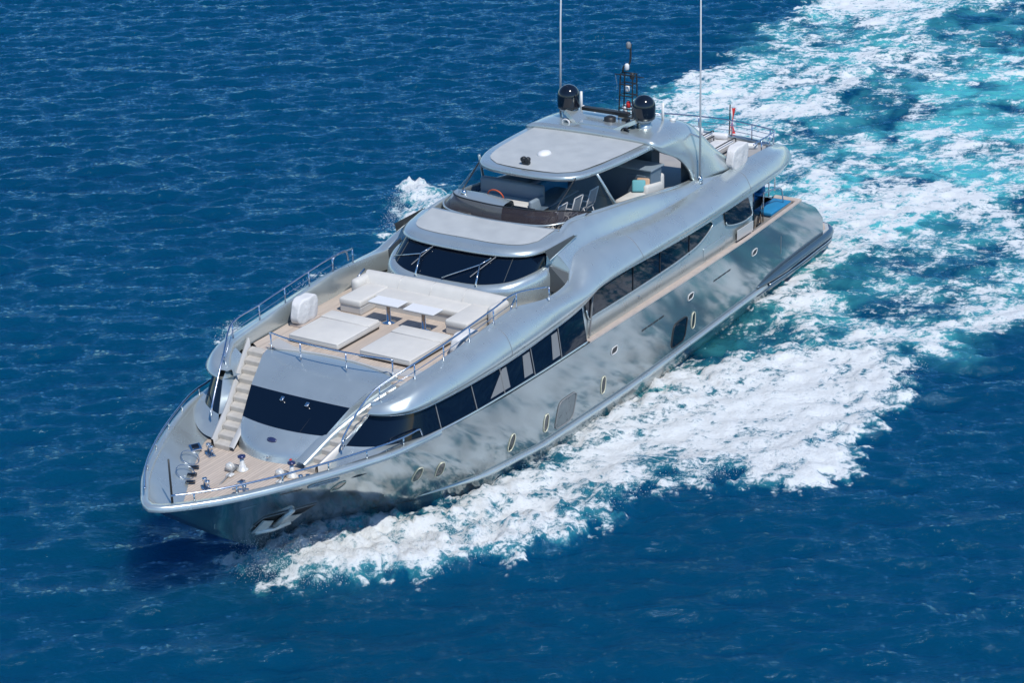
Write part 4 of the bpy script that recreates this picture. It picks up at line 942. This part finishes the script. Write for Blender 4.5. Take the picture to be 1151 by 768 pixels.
for s in (1, -1):
    for x, z in ((8.81, 1.66), (8.07, 1.54), (5.25, 1.24), (3.59, 1.17), (.57, 1.16), (-4.97, 1.18)):
        plate('porthole', capsule(x, z, .24, .52, -.32 if x > 7 else .04), 'black', hull, s, .006, rim=(.016, 'brass'))
    plate('porthole', capsule(11.25, 2.22, .24, .34, -.1), 'black', hull, s, .006, rim=(.016, 'brass'))
    plate('hull_window', capsule(-4.05, 1.12, .90, .74, .22, 28, 5), 'glass', hull, s, .008, rim=(.018, 'dark'))
    plate('hull_window', capsule(2.58, 1.15, .94, .80, .22, 28, 5), 'portlid', hull, s, .008, rim=(.018, 'grey'))
    for x, z in ((0.0, 2.02), (-4.67, 2.06), (-9.1, 2.04)):
        plate('fairlead_frame', capsule(x, z, .34, .20, .2, 18, 4), 'dark', hull, s, .006, rim=(.013, 'white'))
    plate('fairlead_frame', capsule(11.9, 2.60, .70, .10, .2, 18, 4), 'dark', hull, s, .006, rim=(.022, 'white'))
    for x0, x1, z in ((-1.6, -3.0, 2.02), (-6.2, -7.4, 2.02), (12.35, 12.85, 2.55)):
        n = 4
        for k in range(n):
            a = x0+(x1-x0)*(k+.08)/n; b = x0+(x1-x0)*(k+.92)/n
            plate('hull_slot', [(a, z-.025), (b, z-.025), (b, z+.025), (a, z+.025)], 'dark', hull, s, .006)
    plate('side_light', capsule(13.3, 2.25, .36, .09, 0, 14, 3), 'chrome', hull, s, .01)
    plate('deck_hatch_seam', [(x, z) for x, z in ((-11.2, 1.9), (-11.23, 1.9), (-11.38, 1.25), (-11.35, 1.25))], 'grey', hull, s, .004)
    plate('anchor_pocket', [(12.32, 1.46), (11.2, 1.56), (11.2, 1.22), (11.42, .98), (12.1, .98), (12.40, 1.22)], 'dark', hull, s, .012, rim=(.018, 'grey'))
    an = empty('anchor', parent=yacht)
    yy = lambda x, z: hull_at(x, z)
    obj('shank', tube([(11.74, s*(yy(11.74, 1.5)+.10), 1.55), (11.80, s*(yy(11.8, 1.0)+.13), 1.0)], .07, 8), 'steel', an, True)
    obj('crown', tube([(12.25, s*(yy(12.25, .95)+.08), .93), (11.80, s*(yy(11.8, .92)+.12), .88), (11.35, s*(yy(11.35, .95)+.10), .93)], .06, 8), 'steel', an, True)
    for a, b in ((12.30, 11.90), (11.68, 11.24)):
        f = [(x, s*(yy(x, z)+.09), z) for x, z in ((a, .92), (b, .90), (b+(a-b)*.12, 1.22), (a-(a-b)*.05, 1.36 if a > 12 else 1.26))]
        f2 = [(x, y-s*.06, z) for x, y, z in f]
        obj('fluke', (f+f2, [[0, 1, 2, 3], [7, 6, 5, 4], [0, 4, 5, 1], [1, 5, 6, 2], [2, 6, 7, 3], [3, 7, 4, 0]]), 'steel', an)

# ---- railings
for s in (1, -1):
    hd_ = lambda x, h: (sheer_pt(x, .08)[0], s*sheer_pt(x, .08)[1], zs(x)+h)
    xs2 = list(np.linspace(9.3, 15.3, 22))
    top_ = [hd_(9.2, .06)]+[hd_(x, .27) for x in xs2]
    e = empty('bow_rail', parent=yacht)
    obj('top_rail', tube(cr(top_, 3), .026, 8), 'rail', e, True)
    for x in (9.9, 11.0, 12.0, 13.1, 14.1, 14.9): obj('stanchion', tube([hd_(x, .03), hd_(x, .27)], .022, 8), 'chrome', e, True)
    B = [(9.70, 2.42, 3.93), (8.80, 2.86, 4.27), (7.6, 2.92, 4.34), (6.45, 2.95, 4.44), (5.35, 2.97, 4.54), (4.25, 2.98, 4.63)]
    B = [(x, s*y, z) for x, y, z in B]
    hh = [.40, .42, .44, .44, .44, .42]
    Tp = [(x, y, z+h) for (x, y, z), h in zip(B, hh)]
    endp = (3.0, s*3.22, 4.86); endb = (3.0, s*3.22, 4.42)
    lowr = [(10.82, s*2.05, 3.12), (10.75, s*2.05, 3.32), (10.2, s*2.22, 3.95)]
    rail(lowr+Tp+[endp], [((10.82, s*2.05, 3.0), (10.78, s*2.05, 3.25))]+list(zip(B, Tp))+[(endb, endp)], mids=0)
    obj('wire', tube([mixp(a, b, .5) for a, b in zip(B, Tp)], .01, 6), 'rail', yacht, True)
FP = [(8.42, -1.92, 3.98), (8.74, -.72, 4.06), (8.74, .72, 4.06), (8.42, 1.92, 3.98)]
rail([(8.42, -1.93, 4.40), (8.45, -1.88, 4.48), (8.64, -1.2, 4.52), (8.74, 0, 4.54), (8.64, 1.2, 4.52), (8.45, 1.88, 4.48), (8.42, 1.93, 4.40)], [(a, (a[0], a[1], z)) for a, z in zip(FP, (4.44, 4.52, 4.52, 4.44))], mids=0)
# grab hoop on the far bulwark
for s in (-1,):
    obj('grab_rail', tube(cr([(4.25, s*3.0, 4.62), (4.2, s*3.0, 4.95), (3.95, s*3.0, 5.05), (3.6, s*3.0, 5.0), (3.5, s*3.0, 4.7)], 5), .025, 8), 'rail', yacht, True)

# ---- lounge settee, built in round the tables
so = empty('lounge_settee', parent=yacht)
bk = [[(3.52, -2.25, 3.95), (3.52, -1, 3.95), (3.52, 1, 3.95), (3.52, 2.25, 3.95)], [(3.50, -2.25, 4.50), (3.50, -1, 4.52), (3.50, 1, 4.52), (3.50, 2.25, 4.50)],
      [(3.62, -2.28, 4.59), (3.62, -1, 4.61), (3.62, 1, 4.61), (3.62, 2.28, 4.59)], [(3.80, -2.2, 4.53), (3.80, -1, 4.55), (3.80, 1, 4.55), (3.80, 2.2, 4.53)], [(3.98, -2.1, 4.28), (3.98, -1, 4.28), (3.98, 1, 4.28), (3.98, 2.1, 4.28)]]
obj('backrest', patch(bk, 4, 6, True), 'cushion', so, True)
for s in (1, -1):
    obj('backrest', box(3.55, 4.35, s*2.22-.14, s*2.22+.14, 4.0, 4.54, .12, 4), 'cushion', so, True)
    obj('seat', box(3.85, 5.25, s*1.72-.36, s*1.72+.36, 4.16, 4.36, .06, 3), 'cushion', so, True)
    obj('plinth', box(3.85, 5.22, s*1.72-.35, s*1.72+.35, 3.95, 4.17, .03), 'pale', so)
obj('seat', box(3.85, 4.6, -1.38, 1.38, 4.16, 4.35, .06, 3), 'cushion', so, True)
for y in (-1.05, 0, 1.05): obj('seam', tube(cr([(3.60, y, 4.615), (3.74, y, 4.59), (3.90, y, 4.44), (3.985, y, 4.3)], 4), .009, 6), 'pale', so, True)
obj('plinth', box(3.85, 4.56, -1.38, 1.38, 3.95, 4.17), 'pale', so)
for s in (1, -1):
    obj('speaker_panel', tube([(3.95, s*2.45, 4.0), (3.75, s*2.5, 4.4), (3.5, s*2.45, 4.55)], .03, 8), 'chrome', so, True)

# ================================================================ loose things on board
def thing(name, label, cat, group=None, loc=(0, 0, 0)): return tag(empty(name, loc), label, cat, group)
def dup(root, loc, label, rz=None):
    r = root.copy(); COL.objects.link(r); r.location = loc; r['label'] = label
    if rz is not None: r.rotation_euler = (0, 0, rz)
    for ch in list(root.children):
        c = ch.copy(); COL.objects.link(c); c.parent = r
        for g in ch.children:
            d = g.copy(); COL.objects.link(d); d.parent = c
    return r
pad = thing('sun_pad', 'white double sun pad at the far rail, beside the standing white covered raft', 'sun pad', 'sun pads on the forward lounge deck', (6.72, -1.14, 3.95))
pb = [(-.95, -.80), (.95, -.80), (.95, .80), (-.95, .80)]
cu = obj('cushion', box(-.97, .95, -.80, .80, .055, .23, .045, 3), 'cushion', pad, True)
obj('piping', tube([(x, y, .20) for x, y in ((-.965, -.75), (-.92, -.795), (.90, -.795), (.945, -.75), (.945, .75), (.90, .795), (-.92, .795), (-.965, .75))], .011, 6, closed=True), 'pale', cu, True)
obj('seam', tube([(-.44, -.79, .236), (-.44, .79, .236)], .008, 6), 'pale', cu, True)
obj('plinth', box(-.93, .91, -.77, .77, 0, .06), 'dark', pad)
obj('headrest', box(-.95, -.45, -.78, .78, .19, .262, .04, 3), 'cushion', pad, True)
dup(pad, (6.72, 1.14, 3.95), 'white double sun pad nearest the near side railing, in front of the second table')
tb = thing('lounge_table', 'white folding table on a steel pedestal, the one farther from the near railing', 'table', 'tables in front of the lounge settee', (5.27, -.42, 3.95))
obj('tabletop', box(-.24, .24, -.48, .48, .57, .61, .012, 2), 'white', tb)
obj('pedestal', lathe([(.20, 0), (.20, .02), (.06, .05), (.05, .56)], (0, 0, 0), 20), 'chrome', tb, True)
obj('wood_edge', box(-.22, .22, -.46, .46, .545, .57), 'cap', tb)
dup(tb, (5.30, .73, 3.95), 'white folding table on a steel pedestal, the one nearer the near railing')
def cover(name, label, loc, rz, sz, group='white covered life rafts'):
    bm = bmesh.new(); bmesh.ops.create_cube(bm, size=1); bmesh.ops.subdivide_edges(bm, edges=bm.edges[:], cuts=6, use_grid_fill=True)
    for v in bm.verts:
        x, y, z = v.co; k = 1-.10*(z+.5); r_ = (abs(x*2)**4+abs(z*2)**4)**.25
        sx = 1/max(r_, 1) if r_ > 1 else 1
        v.co = Vector((x*sx*sz[0]*k+.02*math.sin(9*z+5*x), y*sz[1]*(1.1-.35*(abs(x*2)**2))+.018*math.sin(14*x+4*z), (z*sx+.5)*sz[2]+.015*math.sin(11*x)))
    o = obj(name, bm_out(bm), 'canvas', None, True); o.location = loc; o.rotation_euler = (0, 0, rz)
    ss = o.modifiers.new('smooth', 'SUBSURF'); ss.levels = ss.render_levels = 1
    cr_ = obj('cradle', join(box(-sz[0]*.42, sz[0]*.42, -sz[1]*.6, sz[1]*.6, -.05, .02, .01, 1)), 'cap', o)
    return tag(o, label, 'life raft', group)
cover('covered_raft', 'white canvas covered raft standing at the far bulwark beside the sun pad', (6.32, -2.42, 4.0), R(4), (1.05, .34, .68))
cover('covered_raft', 'white canvas covered raft half hidden inside the near lounge railing', (6.1, 2.56, 4.0), R(-4), (1.0, .34, .52))
cover('covered_raft', 'white canvas covered raft on the near edge of the after upper deck', (-9.05, 2.72, 4.76), R(4), (1.35, .34, .72))
st0 = thing('folding_chair', 'white framed folding chair at the flybridge table, nearest the helm bench', 'chair', 'folding chairs on the flybridge', (-.78, 1.2, 4.74))
for sx_ in (-.23, .23):
    f = obj('frame', tube([(sx_, -.42, 0), (sx_, .0, .46), (sx_, .08, .52), (sx_, .22, 1.02)], .018, 6), 'white', st0, True)
    obj('leg', tube([(sx_, .16, 0), (sx_, -.02, .46), (sx_, -.4, .47)], .018, 6), 'white', st0, True)
    obj('armrest', tube([(sx_, -.36, .66), (sx_, .12, .68)], .02, 6), 'white', st0, True)
obj('top_bar', tube([(-.23, .22, 1.02), (.23, .22, 1.02)], .018, 6), 'white', st0)
obj('backrest', ([(-.22, .09, .55), (.22, .09, .55), (.22, .21, .99), (-.22, .21, .99)], [[0, 1, 2, 3]]), 'mesh', st0)
obj('seat', box(-.22, .22, -.38, .06, .45, .475), 'mesh', st0)
dup(st0, (-1.62, 1.22, 4.74), 'white framed folding chair on the flybridge, between two identical chairs')
dup(st0, (-2.46, 1.24, 4.74), 'white framed folding chair on the flybridge, nearest the slanted silver roof post')
dt = thing('dining_table', 'dark dining table on the flybridge in front of the three folding chairs', 'table', None, (-1.7, .3, 4.74))
obj('tabletop', box(-1.2, 1.0, -.4, .38, .68, .73, .02), 'furn', dt); obj('pedestal', lathe([(.2, 0), (.06, .05), (.06, .68)], (0, 0, 0), 16), 'chrome', dt, True)
for k, (p, m_, lab, rz) in enumerate((((-4.5, 1.92, 5.20), 'tan', 'tan scatter cushion leaning on the white flybridge sofa', .3), ((-4.28, 1.9, 5.2), 'teal', 'turquoise scatter cushion on the white flybridge sofa, in front of the tan one', .5))):
    o = obj('scatter_cushion', box(-.06, .06, -.2, .2, 0, .36, .055, 3, rot=(0, R(-25), 0)), m_, None, True)
    o.location = p; o.rotation_euler = (0, 0, rz); tag(o, lab, 'cushion')
def lounger(loc, label):
    t = thing('sun_lounger', label, 'sun lounger', 'loungers on the after upper deck', loc)
    obj('base', box(-.85, .85, -.32, .32, .1, .22, .03), 'deckgrey', t)
    obj('mattress', box(-.85, .85, -.31, .31, .22, .30, .03), 'canvas', t, True)
    for s in (1, -1): obj('frame', tube(cr([(-.9, s*.34, .0), (-.9, s*.34, .36), (-.6, s*.34, .42), (.8, s*.34, .42), (.88, s*.34, .34), (.88, s*.34, 0)], 3), .02, 6), 'dark', t, True)
    return t
lounger((-10.9, .95, 4.36), 'grey lounger with dark tube frame, nearer the yellow drum')
lounger((-11.3, -.05, 4.36), 'grey lounger with dark tube frame, nearer the tall antenna')
for loc, rz, lab in (((-11.75, .75, 4.68), .2, 'white rolled towel on the grey lounger nearer the yellow drum'), ((-11.85, -.2, 4.70), .2, 'white rolled towel beside the foot of the tall antenna'), ((-10.95, 2.2, 4.75), .5, 'white rolled towel behind the covered raft on the after deck')):
    o = obj('rolled_towel', box(-.12, .12, -.27, .27, 0, .18, .07, 4), 'white', None, True); o.location = loc; o.rotation_euler = (0, 0, rz); tag(o, lab, 'towel', 'rolled towels on the after deck')
yd = thing('yellow_drum', 'small yellow drum with dark strap beside the white covered raft', 'drum', None, (-9.35, 1.95, 4.36))
obj('body', lathe([(.14, 0), (.17, .03), (.17, .36), (.13, .4), (.05, .42)], (0, 0, 0), 18), 'yellow', yd, True); obj('strap', lathe([(.178, .14), (.178, .2)], (0, 0, 0), 18), 'dark', yd, True)
db = thing('deck_basket', 'round dark basket beside the yellow drum on the after deck', 'basket', None, (-9.65, 1.65, 4.36))
obj('body', lathe([(.18, 0), (.22, .3), (.2, .32), (.17, .05)], (0, 0, 0), 18), 'grey', db, True); obj('rim', tube([(.22*math.cos(a), .22*math.sin(a), .31) for a in np.linspace(0, 2*math.pi, 19)[:-1]], .02, 6, closed=True), 'dark', db, True)
